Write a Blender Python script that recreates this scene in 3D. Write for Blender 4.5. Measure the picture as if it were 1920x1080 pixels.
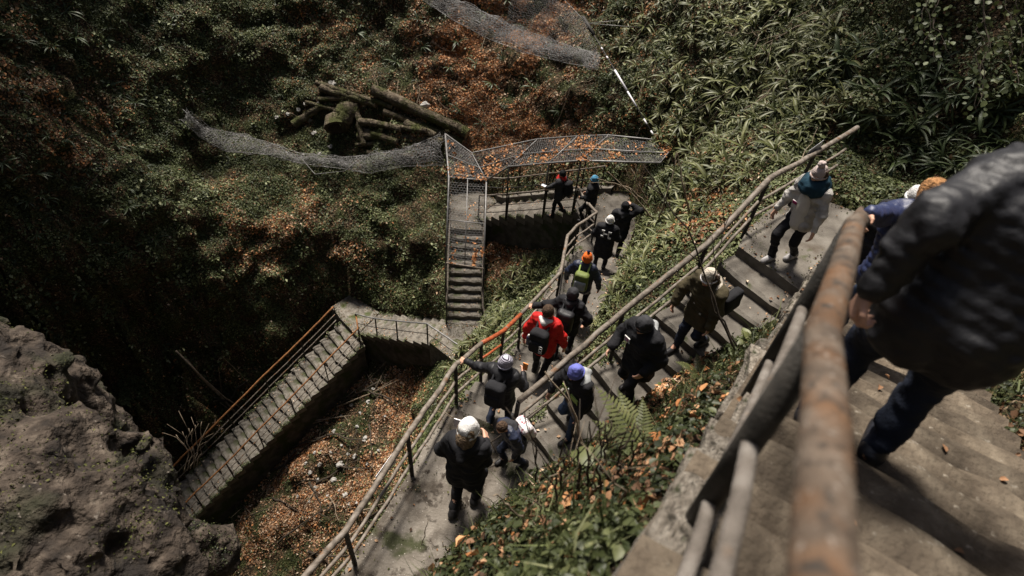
import bpy, math, random
import numpy as np
from mathutils import Vector, Matrix
from mathutils.bvhtree import BVHTree

scene = bpy.context.scene
for o in list(bpy.data.objects):
    bpy.data.objects.remove(o, do_unlink=True)
COL = scene.collection
random.seed(7)
RNG = np.random.default_rng(7)

# ------------------------------------------------------------------ camera
FPX = 1067.0                     # focal length in pixels of the 1920 px wide photograph (20 mm on full frame)
NADIR = (862.0, 1634.0)          # where plumb lines meet in the photograph
_dn = np.array([NADIR[0]-960, NADIR[1]-540, FPX]); _dn /= np.linalg.norm(_dn)
_up = -_dn
_fh = np.array([0, 0, 1.0]) - _up[2]*_up; _fh /= np.linalg.norm(_fh)
_rt = np.cross(_fh, _up)
if _rt[0] < 0: _rt = -_rt
MW = np.array([_rt, _fh, _up])   # camera (x right, y down, z forward) -> world
def ray(px, py): return MW @ np.array([(px-960)/FPX, (py-540)/FPX, 1.0])
def atz(px, py, z):              # point of the place seen at a pixel, at height z below the eye
    r = ray(px, py); return r*(z/r[2])
def aty(px, py, y):
    r = ray(px, py); return r*(y/r[1])
def ats(px, py, s): return ray(px, py)*s
def project(P):
    c = np.asarray(P) @ MW
    return 960+FPX*c[..., 0]/c[..., 2], 540+FPX*c[..., 1]/c[..., 2], c[..., 2]

cam_data = bpy.data.cameras.new('camera')
cam_data.sensor_width = 36.0; cam_data.lens = FPX/1920*36.0
cam_data.clip_start = 0.02; cam_data.clip_end = 500
cam_data.dof.use_dof = True; cam_data.dof.focus_distance = 10.5; cam_data.dof.aperture_fstop = 1.7
cam = bpy.data.objects.new('camera', cam_data); COL.objects.link(cam)
xw = MW @ np.array([1, 0, 0]); yw = MW @ np.array([0, -1, 0]); zw = MW @ np.array([0, 0, -1])
cam.matrix_world = Matrix(((xw[0], yw[0], zw[0], 0), (xw[1], yw[1], zw[1], 0), (xw[2], yw[2], zw[2], 0), (0, 0, 0, 1)))
scene.camera = cam

# ------------------------------------------------------------------ daylight
SUN_AZ, SUN_EL = math.radians(-17), math.radians(64)    # azimuth from +y towards +x: behind the far slope, a little to the left
w = bpy.data.worlds.new('World'); scene.world = w; w.use_nodes = True
nt = w.node_tree; bg = nt.nodes['Background']
sky = nt.nodes.new('ShaderNodeTexSky'); sky.sky_type = 'NISHITA'; sky.sun_disc = False
sky.sun_elevation = SUN_EL; sky.sun_rotation = SUN_AZ
sky.air_density = 1.0; sky.dust_density = 4.0; sky.ozone_density = 0.6
nt.links.new(sky.outputs[0], bg.inputs[0]); bg.inputs[1].default_value = 0.05
sl = bpy.data.lights.new('sun', 'SUN'); sl.energy = 5.0; sl.angle = math.radians(13); sl.color = (1.0, 0.93, 0.84)
so = bpy.data.objects.new('sun', sl); COL.objects.link(so)
_sd = Vector((math.sin(SUN_AZ)*math.cos(SUN_EL), math.cos(SUN_AZ)*math.cos(SUN_EL), math.sin(SUN_EL)))
so.rotation_euler = _sd.to_track_quat('Z', 'Y').to_euler()
so.location = _sd*60
vs = scene.view_settings
vs.view_transform = 'Standard'; vs.look = 'None'; vs.exposure = 0.7; vs.gamma = 1.0; vs.use_curve_mapping = False

# ------------------------------------------------------------------ helpers
def tag(o, label=None, cat=None, group=None, kind=None):
    if label: o['label'] = label
    if cat: o['category'] = cat
    if group: o['group'] = group
    if kind: o['kind'] = kind
    return o
def new_mesh(name, V, F, mats=(), midx=None, smooth=False):
    me = bpy.data.meshes.new(name)
    V = np.asarray(V, dtype=np.float32)
    if isinstance(F, np.ndarray):
        n, k = F.shape
        me.vertices.add(len(V)); me.vertices.foreach_set('co', V.ravel())
        me.loops.add(n*k); me.loops.foreach_set('vertex_index', F.astype(np.int32).ravel())
        me.polygons.add(n); me.polygons.foreach_set('loop_start', np.arange(0, n*k, k, dtype=np.int32))
        me.polygons.foreach_set('loop_total', np.full(n, k, dtype=np.int32))
        me.update(calc_edges=True)
    else:
        me.from_pydata([tuple(map(float, v)) for v in V], [], F); me.update()
    for m in (mats if isinstance(mats, (list, tuple)) else [mats]): me.materials.append(m)
    if midx is not None: me.polygons.foreach_set('material_index', np.asarray(midx, dtype=np.int32))
    if smooth: me.polygons.foreach_set('use_smooth', np.ones(len(me.polygons), dtype=bool))
    return me
def link(name, me, parent=None, loc=None, rot=None, scale=None):
    o = bpy.data.objects.new(name, me); COL.objects.link(o)
    if parent is not None: o.parent = parent
    if loc is not None: o.location = [float(v) for v in loc]
    if rot is not None: o.rotation_euler = rot
    if scale is not None: o.scale = (scale,)*3 if np.isscalar(scale) else scale
    return o
def obj(name, V, F, mat, parent=None, smooth=False, loc=None):
    return link(name, new_mesh(name, V, F, mat, smooth=smooth), parent, loc)
def empty(name, loc):
    o = bpy.data.objects.new(name, None); COL.objects.link(o); o.location = [float(v) for v in loc]; o.empty_display_size = .1
    return o

# vectorised value noise
def _h(ix, iy, iz, seed):
    n = (ix*73856093) ^ (iy*19349663) ^ (iz*83492791) ^ (seed*2654435)
    n = n & 0x7fffffff
    n = (n ^ (n >> 13)) * 1274126177 & 0x7fffffff
    n = (n ^ (n >> 16)) * 668265263 & 0x7fffffff
    return ((n >> 8) & 0xffff)/32767.5-1.0
def vnoise(P, seed=0):
    P = np.asarray(P, float); i = np.floor(P).astype(np.int64); f = P-i; u = f*f*(3-2*f)
    x, y, z = i[..., 0], i[..., 1], i[..., 2]
    def L(a, b, t): return a+(b-a)*t
    c = [[[_h(x+a, y+b, z+d, seed) for d in (0, 1)] for b in (0, 1)] for a in (0, 1)]
    return L(L(L(c[0][0][0], c[1][0][0], u[..., 0]), L(c[0][1][0], c[1][1][0], u[..., 0]), u[..., 1]),
             L(L(c[0][0][1], c[1][0][1], u[..., 0]), L(c[0][1][1], c[1][1][1], u[..., 0]), u[..., 1]), u[..., 2])
def fbm(P, oct=4, seed=0, gain=.5):
    s = 0; a = 1; P = np.asarray(P, float)
    for k in range(oct):
        s = s+a*vnoise(P*(2**k)+k*17.3, seed+k*11); a *= gain
    return s
def tube(pts, rad, sides=8, cap=True, wob=0.0, seed=0):
    P = np.array(pts, float); n = len(P)
    rad = np.full(n, rad, float) if np.isscalar(rad) else np.array(rad, float)
    T = np.gradient(P, axis=0); T /= np.linalg.norm(T, axis=1)[:, None]+1e-9
    ref = np.array([0, 0, 1.0]) if abs(T[0][2]) < .9 else np.array([1.0, 0, 0])
    V = []; N = ref-ref.dot(T[0])*T[0]; N /= np.linalg.norm(N)
    rs = np.random.default_rng(seed)
    for i in range(n):
        N = N-N.dot(T[i])*T[i]; N /= np.linalg.norm(N)+1e-9; B = np.cross(T[i], N)
        for k in range(sides):
            a = 2*math.pi*k/sides; r = rad[i]*(1+wob*rs.uniform(-1, 1))
            V.append(P[i]+r*(math.cos(a)*N+math.sin(a)*B))
    F = []
    for i in range(n-1):
        for k in range(sides):
            F.append((i*sides+k, i*sides+(k+1) % sides, (i+1)*sides+(k+1) % sides, (i+1)*sides+k))
    if cap:
        F.append(tuple(range(sides-1, -1, -1))); F.append(tuple((n-1)*sides+k for k in range(sides)))
    return V, F
def join(parts):
    V = []; F = []
    for v, f in parts:
        o = len(V); V += [tuple(p) for p in v]; F += [tuple(i+o for i in q) for q in f]
    return V, F
def boxm(c, h, R=None):
    c = np.array(c, float)
    V = [np.array([sx*h[0], sy*h[1], sz*h[2]]) for sx in (-1, 1) for sy in (-1, 1) for sz in (-1, 1)]
    if R is not None: V = [R @ v for v in V]
    return [c+v for v in V], [(0, 1, 3, 2), (4, 6, 7, 5), (0, 4, 5, 1), (2, 3, 7, 6), (0, 2, 6, 4), (1, 5, 7, 3)]
def resample(pts, n):
    P = np.array(pts, float); d = np.r_[0, np.cumsum(np.linalg.norm(np.diff(P, axis=0), axis=1))]
    t = np.linspace(0, d[-1], n)
    return np.stack([np.interp(t, d, P[:, k]) for k in range(P.shape[1])], 1)

# ------------------------------------------------------------------ materials
def mat(name, stops, scale=6.0, rough=.85, bump=.3, bscale=30.0, detail=6, metal=0.0, coords='Object', attr=None, spec=.3, mask=None, sheen=0.0, trans=0.0, bdist=.02, objvar=0.0):
    """stops: list of (pos, rgb) for a noise driven colour ramp; attr: face attribute that drives the ramp instead.
    mask: (rgb, scale, lo, hi) second colour laid over in noise-shaped patches."""
    m = bpy.data.materials.new(name); m.use_nodes = True
    t = m.node_tree; N = t.nodes; L = t.links; b = N['Principled BSDF']
    tc = N.new('ShaderNodeTexCoord')
    b.inputs['Roughness'].default_value = rough; b.inputs['Metallic'].default_value = metal
    b.inputs['Specular IOR Level'].default_value = spec
    if sheen: b.inputs['Sheen Weight'].default_value = sheen
    ramp = N.new('ShaderNodeValToRGB'); cr = ramp.color_ramp
    while len(cr.elements) < len(stops): cr.elements.new(.5)
    for e, (p, c) in zip(cr.elements, stops): e.position = p; e.color = (*c, 1)
    nz = N.new('ShaderNodeTexNoise'); nz.inputs['Scale'].default_value = scale; nz.inputs['Detail'].default_value = detail
    L.new(tc.outputs[coords], nz.inputs['Vector'])
    if attr:
        at = N.new('ShaderNodeAttribute'); at.attribute_name = attr
        L.new(at.outputs['Fac'], ramp.inputs[0])
    else: L.new(nz.outputs['Fac'], ramp.inputs[0])
    out = ramp.outputs[0]
    for mk in (mask or []):
        rgb, ms, lo, hi = mk
        n2 = N.new('ShaderNodeTexNoise'); n2.inputs['Scale'].default_value = ms; n2.inputs['Detail'].default_value = 7
        L.new(tc.outputs[coords], n2.inputs['Vector'])
        mr = N.new('ShaderNodeMapRange'); mr.inputs[1].default_value = lo; mr.inputs[2].default_value = hi
        L.new(n2.outputs['Fac'], mr.inputs[0])
        mx = N.new('ShaderNodeMix'); mx.data_type = 'RGBA'
        L.new(mr.outputs[0], mx.inputs[0]); L.new(out, mx.inputs[6]); mx.inputs[7].default_value = (*rgb, 1)
        out = mx.outputs[2]
    if objvar:
        oi = N.new('ShaderNodeObjectInfo'); mr = N.new('ShaderNodeMapRange'); mr.inputs[3].default_value = 1-objvar; mr.inputs[4].default_value = 1+objvar; L.new(oi.outputs['Random'], mr.inputs[0])
        hs = N.new('ShaderNodeHueSaturation'); L.new(mr.outputs[0], hs.inputs['Value']); L.new(out, hs.inputs['Color']); out = hs.outputs[0]
    L.new(out, b.inputs['Base Color'])
    if bump:
        n3 = N.new('ShaderNodeTexNoise'); n3.inputs['Scale'].default_value = bscale; n3.inputs['Detail'].default_value = 5
        L.new(tc.outputs[coords], n3.inputs['Vector'])
        bp = N.new('ShaderNodeBump'); bp.inputs['Strength'].default_value = bump; bp.inputs['Distance'].default_value = bdist; n3.inputs['Detail'].default_value = detail
        L.new(n3.outputs['Fac'], bp.inputs['Height']); L.new(bp.outputs[0], b.inputs['Normal'])
    if trans:
        tr = N.new('ShaderNodeBsdfTranslucent'); L.new(out, tr.inputs[0])
        ms_ = N.new('ShaderNodeMixShader'); ms_.inputs[0].default_value = trans
        L.new(b.outputs[0], ms_.inputs[1]); L.new(tr.outputs[0], ms_.inputs[2])
        L.new(ms_.outputs[0], N['Material Output'].inputs[0])
    return m
M = {}
def ground_mat():
    m = bpy.data.materials.new('ground'); m.use_nodes = True; t = m.node_tree; N = t.nodes; L = t.links; b = N['Principled BSDF']; b.inputs['Roughness'].default_value = .95; b.inputs['Specular IOR Level'].default_value = .15
    tc = N.new('ShaderNodeTexCoord'); out = None
    def noise(sc, d=6):
        n = N.new('ShaderNodeTexNoise'); n.inputs['Scale'].default_value = sc; n.inputs['Detail'].default_value = d; L.new(tc.outputs['Object'], n.inputs['Vector']); return n.outputs['Fac']
    def ramp(src, st):
        r = N.new('ShaderNodeValToRGB'); 
        while len(r.color_ramp.elements) < len(st): r.color_ramp.elements.new(.5)
        for e, (p, c) in zip(r.color_ramp.elements, st): e.position = p; e.color = (*c, 1)
        L.new(src, r.inputs[0]); return r.outputs[0]
    # crumbs of leaf and moss: random colour for each little cell
    nw = N.new('ShaderNodeTexNoise'); nw.inputs['Scale'].default_value = 30; L.new(tc.outputs['Object'], nw.inputs['Vector'])
    mixv = N.new('ShaderNodeMix'); mixv.data_type = 'VECTOR'; mixv.inputs[0].default_value = .035; L.new(tc.outputs['Object'], mixv.inputs[4]); L.new(nw.outputs['Color'], mixv.inputs[5])
    vo = N.new('ShaderNodeTexVoronoi'); vo.inputs['Scale'].default_value = 26; L.new(mixv.outputs[1], vo.inputs['Vector'])
    sp = N.new('ShaderNodeSeparateColor'); L.new(vo.outputs['Color'], sp.inputs[0])
    brown = ramp(sp.outputs[0], [(0, (.012, .01, .006)), (.4, (.035, .024, .014)), (.75, (.085, .055, .03)), (.93, (.16, .1, .055)), (1, (.26, .2, .14))])
    green = ramp(sp.outputs[1], [(0, (.008, .01, .004)), (.45, (.028, .033, .011)), (.8, (.06, .065, .024)), (1, (.12, .12, .06))])
    mr = N.new('ShaderNodeMapRange'); mr.inputs[1].default_value = .42; mr.inputs[2].default_value = .58; L.new(noise(1.6, 8), mr.inputs[0])
    mx = N.new('ShaderNodeMix'); mx.data_type = 'RGBA'; L.new(mr.outputs[0], mx.inputs[0]); L.new(brown, mx.inputs[6]); L.new(green, mx.inputs[7])
    L.new(mx.outputs[2], b.inputs['Base Color'])
    ad = N.new('ShaderNodeMath'); ad.operation = 'MULTIPLY_ADD'; L.new(vo.outputs['Distance'], ad.inputs[0]); ad.inputs[1].default_value = -.8; L.new(noise(9, 6), ad.inputs[2])
    bp = N.new('ShaderNodeBump'); bp.inputs['Strength'].default_value = 1.0; bp.inputs['Distance'].default_value = .05; L.new(ad.outputs[0], bp.inputs['Height']); L.new(bp.outputs[0], b.inputs['Normal'])
    return m
M['ground'] = ground_mat()
M['rock'] = mat('rock', [(.3, (.013, .0095, .007)), (.47, (.034, .025, .018)), (.58, (.062, .047, .035)), (.72, (.115, .092, .07))], scale=6.5, bump=1.0, bscale=9, detail=14, bdist=.14,
                mask=[((.018, .02, .008), 1.5, .54, .68), ((.012, .009, .007), 2.6, .53, .66), ((.17, .145, .12), 15, .66, .74)], rough=.88)
M['concrete'] = mat('concrete', objvar=.22, stops=[(.3, (0.060, 0.052, 0.043)), (.5, (0.120, 0.107, 0.090)), (.7, (0.170, 0.155, 0.133))], scale=3.2, bump=.5, bscale=45, detail=9,
                    mask=[((.075, .06, .045), 2.3, .55, .72), ((.05, .055, .022), 3.7, .62, .74)], rough=.92)
M['path'] = mat('path', [(.3, (.085, .072, .058)), (.5, (.15, .132, .11)), (.7, (.21, .188, .16))], scale=3.2, bump=.8, bscale=35, detail=13, bdist=.02,
                    mask=[((.05, .04, .03), 1.7, .52, .62), ((.035, .028, .021), 5.5, .58, .66), ((.04, .043, .02), 2.4, .6, .7), ((.3, .275, .24), 38, .65, .69)], rough=.93)
M['steps_old'] = mat('steps_old', objvar=.22, stops=[(.3, (0.070, 0.062, 0.052)), (.5, (0.135, 0.122, 0.102)), (.7, (0.190, 0.172, 0.147))], scale=9, bump=.8, bscale=60, detail=9,
                    mask=[((.045, .055, .018), 1.9, .55, .66), ((.09, .07, .05), 7, .58, .7)], rough=.95)
M['steps_near_shaded'] = mat('steps_near_shaded', [(.3, (.04, .03, .021)), (.5, (.088, .069, .049)), (.68, (.14, .114, .083))], scale=5, bump=.9, bscale=30, detail=12, bdist=.03, objvar=.3,
                    mask=[((.035, .026, .017), 2.2, .5, .64), ((.03, .034, .014), 2.9, .6, .7), ((.2, .175, .14), 19, .64, .72)], rough=.95)  # stone colour lowered so it carries the shade over the near flight
M['edge_stone'] = mat('edge_stone', [(.3, (.12, .102, .08)), (.5, (.23, .2, .162)), (.68, (.34, .305, .255))], scale=7, bump=1.0, bscale=22, detail=12, bdist=.05, objvar=.3,
                    mask=[((.05, .042, .03), 4, .52, .64), ((.04, .045, .018), 3.1, .58, .68)], rough=.95)
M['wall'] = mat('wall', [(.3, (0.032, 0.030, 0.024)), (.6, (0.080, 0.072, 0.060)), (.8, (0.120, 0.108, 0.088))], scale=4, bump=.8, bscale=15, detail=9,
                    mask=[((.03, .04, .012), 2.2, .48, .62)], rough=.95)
M['iron'] = mat('iron', [(.35, (0.083, 0.068, 0.053)), (.5, (0.150, 0.124, 0.098)), (.65, (0.203, 0.176, 0.150))], scale=14, bump=.3, bscale=80, rough=.7, spec=.4,
                    mask=[((.17, .075, .025), 5, .6, .72)])
M['iron_near'] = mat('iron_near', [(.3, (.05, .037, .027)), (.5, (.1, .073, .052)), (.7, (.16, .132, .105))], scale=11, bump=.5, bscale=150, rough=.75, spec=.3, detail=9,
                    mask=[((.12, .055, .02), 9, .46, .72), ((.035, .028, .022), 40, .54, .68), ((.22, .19, .16), 60, .62, .7)])
M['iron_pale'] = mat('iron_pale', [(.3, (.075, .064, .053)), (.5, (.125, .108, .092)), (.7, (.19, .172, .152))], scale=11, bump=.5, bscale=150, rough=.75, spec=.3, detail=9,
                    mask=[((.26, .12, .03), 3, .58, .76)])
M['iron_dark'] = mat('iron_dark', [(.35, (.014, .013, .011)), (.65, (.035, .031, .026))], scale=14, bump=.3, bscale=80, rough=.7)
M['iron_orange'] = mat('iron_orange', [(.35, (.22, .048, .018)), (.6, (.34, .085, .03))], scale=12, bump=.2, bscale=80, rough=.5,
                    mask=[((.2, .13, .09), 9, .6, .7)])
M['iron_rust'] = mat('iron_rust', [(.35, (.13, .055, .02)), (.6, (.26, .115, .04))], scale=12, bump=.3, bscale=80, rough=.8)
M['wire'] = mat('wire', [(.35, (0.120, 0.117, 0.114)), (.65, (0.216, 0.210, 0.204))], scale=9, bump=0, rough=.5, metal=.3, spec=.5)
M['wire_dark'] = mat('wire_dark', [(.35, (0.060, 0.057, 0.057)), (.65, (0.132, 0.126, 0.126))], scale=9, bump=0, rough=.6, metal=.2)
M['bark'] = mat('bark', [(.3, (.03, .022, .014)), (.5, (.085, .066, .044)), (.7, (.17, .14, .1))], scale=7, bump=1.0, bscale=22, detail=9, bdist=.05,
                    mask=[((.05, .054, .016), 2.0, .5, .62)], rough=.95)
M['twig'] = mat('twig', [(.3, (.1, .075, .05)), (.6, (.24, .19, .135))], scale=8, bump=.3, bscale=60, rough=.9)
M['twig_dark'] = mat('twig_dark', [(.3, (.018, .014, .01)), (.6, (.055, .042, .03))], scale=8, bump=.3, bscale=60, rough=.9)
M['stone'] = mat('stone', [(.3, (0.210, 0.196, 0.175)), (.6, (0.406, 0.392, 0.364))], scale=5, bump=.5, bscale=25, rough=.9)
M['deadleaf'] = mat('deadleaf', [(0, (.05, .027, .015)), (.28, (.16, .085, .045)), (.58, (.32, .17, .085)), (.82, (.46, .3, .18)), (1, (.64, .52, .39))], attr='rnd', bump=0, rough=.7, trans=.12)
M['orangeleaf'] = mat('orangeleaf', [(0, (.2, .08, .03)), (.5, (.42, .175, .062)), (1, (.58, .33, .16))], attr='rnd', bump=0, rough=.65, trans=.15)
M['cover'] = mat('cover', [(0, (.018, .024, .009)), (.4, (.058, .074, .025)), (.75, (.125, .145, .055)), (1, (.27, .28, .15))], attr='rnd', bump=0, rough=.55, trans=.2)
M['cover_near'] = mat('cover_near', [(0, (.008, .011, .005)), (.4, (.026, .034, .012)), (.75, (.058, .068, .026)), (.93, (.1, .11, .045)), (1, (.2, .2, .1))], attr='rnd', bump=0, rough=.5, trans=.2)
M['moss'] = mat('moss', [(0, (.022, .026, .006)), (.6, (.055, .06, .014)), (1, (.1, .1, .03))], attr='rnd', bump=0, rough=.9)
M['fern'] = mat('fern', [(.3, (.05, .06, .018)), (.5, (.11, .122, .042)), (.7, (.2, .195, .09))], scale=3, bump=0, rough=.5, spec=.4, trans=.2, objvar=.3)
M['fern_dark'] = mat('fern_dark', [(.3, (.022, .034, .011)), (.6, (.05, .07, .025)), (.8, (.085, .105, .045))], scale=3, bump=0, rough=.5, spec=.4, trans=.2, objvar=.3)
# ------------------------------------------------------------------ the stair flights (descending, heights below the eye)
class Flight:
    def __init__(s, o, d, w, n, rise, run, left=(), right=()):
        s.o = np.array(o, float); d = np.array(d, float); s.d = d/np.linalg.norm(d)
        s.l = np.array([-s.d[1], s.d[0]])          # to the left when walking down
        s.w, s.n, s.rise, s.run, s.left, s.right = w, n, rise, run, left, right
    def local(s, X, Y):
        qx, qy = X-s.o[0], Y-s.o[1]
        return qx*s.d[0]+qy*s.d[1], qx*s.l[0]+qy*s.l[1]
    def pt(s, t, u, dz=0.0):
        return np.array([s.o[0]+s.d[0]*t+s.l[0]*u, s.o[1]+s.d[1]*t+s.l[1]*u, s.zline(t)+dz])
    def zline(s, t):
        return s.o[2]-np.clip(t/s.run+.5, 0, s.n)*s.rise
    def ztread(s, t):
        return s.o[2]-np.clip(np.floor(t/s.run)+1, 0, s.n)*s.rise
dA = np.array([.5708, .8211]); rA = np.array([dA[1], -dA[0]])
pA1 = np.array([1.17, 1.65])
def fa(t, u): return pA1+dA*t+rA*u
_w = 1.62
FA = Flight((*fa(-3.1, -.06+_w/2), -2.15+10*.165), dA, _w, 28, .165, .31,
            left=((.12, -.42), (.45, -1.4)), right=((.15, .15), (1.2, .9), (2.6, 3.0)))
FB = Flight((*((np.array([3.28, 6.66])+np.array([4.05, 5.68]))/2), -5.2), (-.8, -.62), 1.26, 11, .1636, .37,
            left=((.08, .3), (.35, .75)), right=((.15, -.12),))
FD1 = Flight((-.22, 4.45, -7.0), (.36, .93), 1.2, 9, .168, .31, left=((.15, -.3), (.6, -1.4)), right=((.15, .15), (.5, .6)))
FD2 = Flight((1.62, 9.45, -8.56), (.26, .96), 1.25, 6, .165, .34, left=((.15, -.35), (.7, -1.6)), right=((.15, .3), (.5, .8)))
FE = Flight((2.25, 14.35, -10.3), (-.83, .53), 1.3, 12, .16, .335, left=((.2, -1.5), (.8, -2.2)), right=((.3, .35), (1.0, 1.3)))
FF = Flight((-1.72, 15.25, -12.25), (.085, -1), 1.2, 11, .178, .235, left=((.3, -.15), (.8, -.2)), right=((.25, -.1), (.9, .1)))
FG = Flight((-2.25, 12.35, -14.25), (-.905, .41), 1.2, 9, .15, .34, left=((.12, -1.5), (.5, -1.8)), right=((.25, .25), (.8, .9)))
FH = Flight((-5.55, 13.15, -15.62), (-.69, -.724), 1.5, 26, .162, .315, left=((.12, -1.4), (.5, -1.6)), right=((.2, -1.6), (.8, -2.4), (1.5, -.2), (2.1, 2.0)))
FLIGHTS = dict(A=FA, B=FB, D1=FD1, D2=FD2, E=FE, F=FF, G=FG, H=FH)

# landings: polygon (x, y) and height
def endpts(F, t): return F.pt(t, F.w/2)[:2], F.pt(t, -F.w/2)[:2]
b_end = FB.run*FB.n
LAND = {
 'B': ([(3.28, 6.66), (4.05, 5.68), *[tuple(fa(5.75, -.1)), tuple(fa(5.75, 1.52))], (6.9, 7.0), (4.6, 8.35), (3.5, 7.1)], -5.2),
 'C': ([(-2.9, -.2), (-1.75, 2.0), (-1.14, 3.5), (-.78, 4.67), tuple(FD1.pt(0, -.6)[:2]), tuple(FB.pt(b_end, -.63)[:2]), tuple(FB.pt(b_end, .3)[:2]), (.05, 3.0), (-.45, 2.55), (-.75, 1.6), (-1.2, -.2)], -7.0),
 'D': ([tuple(FD1.pt(FD1.run*9, .6)[:2]), tuple(FD1.pt(FD1.run*9, -.6)[:2]), tuple(FD2.pt(0, -.62)[:2]), tuple(FD2.pt(0, .62)[:2])], -8.53),
 'DE': ([tuple(FD2.pt(FD2.run*6, .62)[:2]), tuple(FD2.pt(FD2.run*6, -.62)[:2]), (3.5, 13.2), (3.3, 15.0), tuple(FE.pt(0, -.65)[:2]), tuple(FE.pt(0, .65)[:2])], -9.92),
 'EF': ([tuple(FE.pt(FE.run*12, .65)[:2]), tuple(FE.pt(FE.run*12, -.65)[:2]), (-1.6, 17.75), (-2.55, 17.3), (-2.45, 15.2), tuple(FF.pt(0, -.6)[:2]), tuple(FF.pt(0, .6)[:2])], -12.23),
 'FG': ([tuple(FF.pt(FF.run*11, -.6)[:2]), tuple(FG.pt(0, -.6)[:2]), tuple(FG.pt(0, .6)[:2]), (-1.6, 11.1), (-.8, 11.4), tuple(FF.pt(FF.run*11, .6)[:2])], -14.22),
 'GH': ([tuple(FG.pt(FG.run*9, .6)[:2]), tuple(FG.pt(FG.run*9, -.6)[:2]), (-6.1, 14.9), (-6.6, 14.2), tuple(FH.pt(0, -.75)[:2]), tuple(FH.pt(0, .75)[:2])], -15.6),
}
LAND['DE'] = (LAND['DE'][0], -9.95)
FE.o[2] = -9.95+.0; FE.rise = (12.23-9.95)/12
def inpoly(X, Y, poly):
    ins = np.zeros(np.shape(X), bool); n = len(poly)
    for i in range(n):
        (x1, y1), (x2, y2) = poly[i], poly[(i+1) % n]
        c = ((y1 > Y) != (y2 > Y)) & (X < (x2-x1)*(Y-y1)/((y2-y1) if y2 != y1 else 1e-9)+x1)
        ins ^= c
    return ins
def polydist(X, Y, poly):
    d = np.full(np.shape(X), 1e9)
    n = len(poly)
    for i in range(n):
        a = np.array(poly[i]); b = np.array(poly[(i+1) % n]); ab = b-a
        t = np.clip(((X-a[0])*ab[0]+(Y-a[1])*ab[1])/(ab@ab+1e-12), 0, 1)
        d = np.minimum(d, np.hypot(X-a[0]-t*ab[0], Y-a[1]-t*ab[1]))
    return np.where(inpoly(X, Y, poly), 0, d)
def walk(X, Y):
    """distance to the nearest walkway and the height of that walkway"""
    D = np.full(np.shape(X), 1e9); Z = np.zeros(np.shape(X))
    for k, F in FLIGHTS.items():
        t, u = F.local(X, Y); L = F.run*F.n
        d = np.hypot(np.maximum(np.maximum(-t, t-L), 0), np.maximum(np.abs(u)-F.w/2, 0))
        z = F.zline(np.clip(t, 0, L))
        q = d < D; D = np.where(q, d, D); Z = np.where(q, z, Z)
    for k, (poly, z) in LAND.items():
        d = polydist(X, Y, poly); q = d < D-1e-6; D = np.where(q, d, D); Z = np.where(q, z, Z)
    return D, Z

# ------------------------------------------------------------------ the terrain: one height sheet through surveyed points
CP = []
def cp(x, y, z): CP.append((x, y, z))
for k, F in FLIGHTS.items():
    L = F.run*F.n
    for t in np.linspace(.1, L-.1, max(3, int(L/.8))):
        for off, dz in F.left:
            p = F.pt(t, F.w/2+off, dz); cp(*p)
        for off, dz in F.right:
            p = F.pt(t, -F.w/2-off, dz); cp(*p)
def cpz(px, py, z): cp(*atz(px, py, z))
def cpy(px, py, y): cp(*aty(px, py, y))
# far slope above the roof, row by row
for px, py, y in ((600, 0, 22), (1000, 0, 22.3), (800, 0, 22.3), (1150, 0, 20), (1300, 0, 17.2), (1450, 0, 14.8), (1600, 0, 12.3), (1750, 0, 10.5), (1950, 0, 9.4), (400, 0, 20.8), (200, 0, 17.5), (0, 0, 14.5), (-150, 0, 12.5),
                  (600, 150, 20.2), (800, 150, 20.4), (1000, 150, 19.9), (1150, 150, 17.9), (1300, 150, 15.2), (1450, 150, 12.7), (1600, 150, 10.8), (1750, 150, 10.0), (1930, 150, 9.2), (430, 150, 19.2), (300, 150, 17.2), (130, 150, 14.6), (0, 150, 12.8), (-150, 150, 11.2),
                  (950, 240, 18.7), (1100, 230, 17.2), (1250, 230, 14.6), (1380, 250, 11.9), (1300, 330, 11.2), (1230, 330, 12.4), (1480, 230, 10.5), (1620, 260, 9.7), (1750, 260, 9.2), (1900, 260, 8.6),
                  (500, 270, 18.3), (650, 270, 18.4), (800, 270, 18.3), (700, 200, 19.6), (370, 290, 16.6), (230, 290, 14.6), (90, 290, 12.4), (-80, 290, 10.8),
                  # below the log shelf: the dark step, then the mossy hump
                  (400, 350, 15.6), (550, 345, 16.7), (700, 345, 17.0), (800, 355, 16.9), (450, 420, 14.8), (600, 430, 15.6), (750, 430, 15.7), (520, 500, 14.2), (650, 500, 14.9), (780, 520, 14.2),
                  (330, 420, 13.4), (400, 520, 13.0), (260, 500, 12.0), (200, 400, 12.2), (80, 430, 10.9), (-60, 420, 9.8), (500, 570, 13.3), (400, 620, 11.9), (300, 620, 11.0), (180, 560, 10.6), (60, 560, 9.6),
                  (330, 700, 10.2), (230, 720, 9.7), (120, 680, 9.0), (0, 650, 8.4), (-150, 600, 7.8)):
    cpy(px, py, y)
# pit floor
for px, py, z in ((760, 690, -16.6), (700, 730, -17.1), (640, 800, -17.8), (720, 820, -17.4), (560, 880, -18.6), (650, 900, -18.2), (480, 960, -19.4), (560, 980, -19.2), (650, 960, -18.6), (420, 1040, -20.0), (560, 1070, -19.8), (780, 760, -16.9),
                  (820, 690, -14.6), (850, 660, -14.2), (800, 650, -15.6), (880, 690, -12.0), (910, 660, -11.0), (840, 740, -14.0), (880, 620, -13.8), (930, 560, -12.4), (960, 500, -12.6), (1000, 470, -12.4), (930, 480, -13.2), (925, 620, -11.2)):
    cpz(px, py, z)
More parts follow.
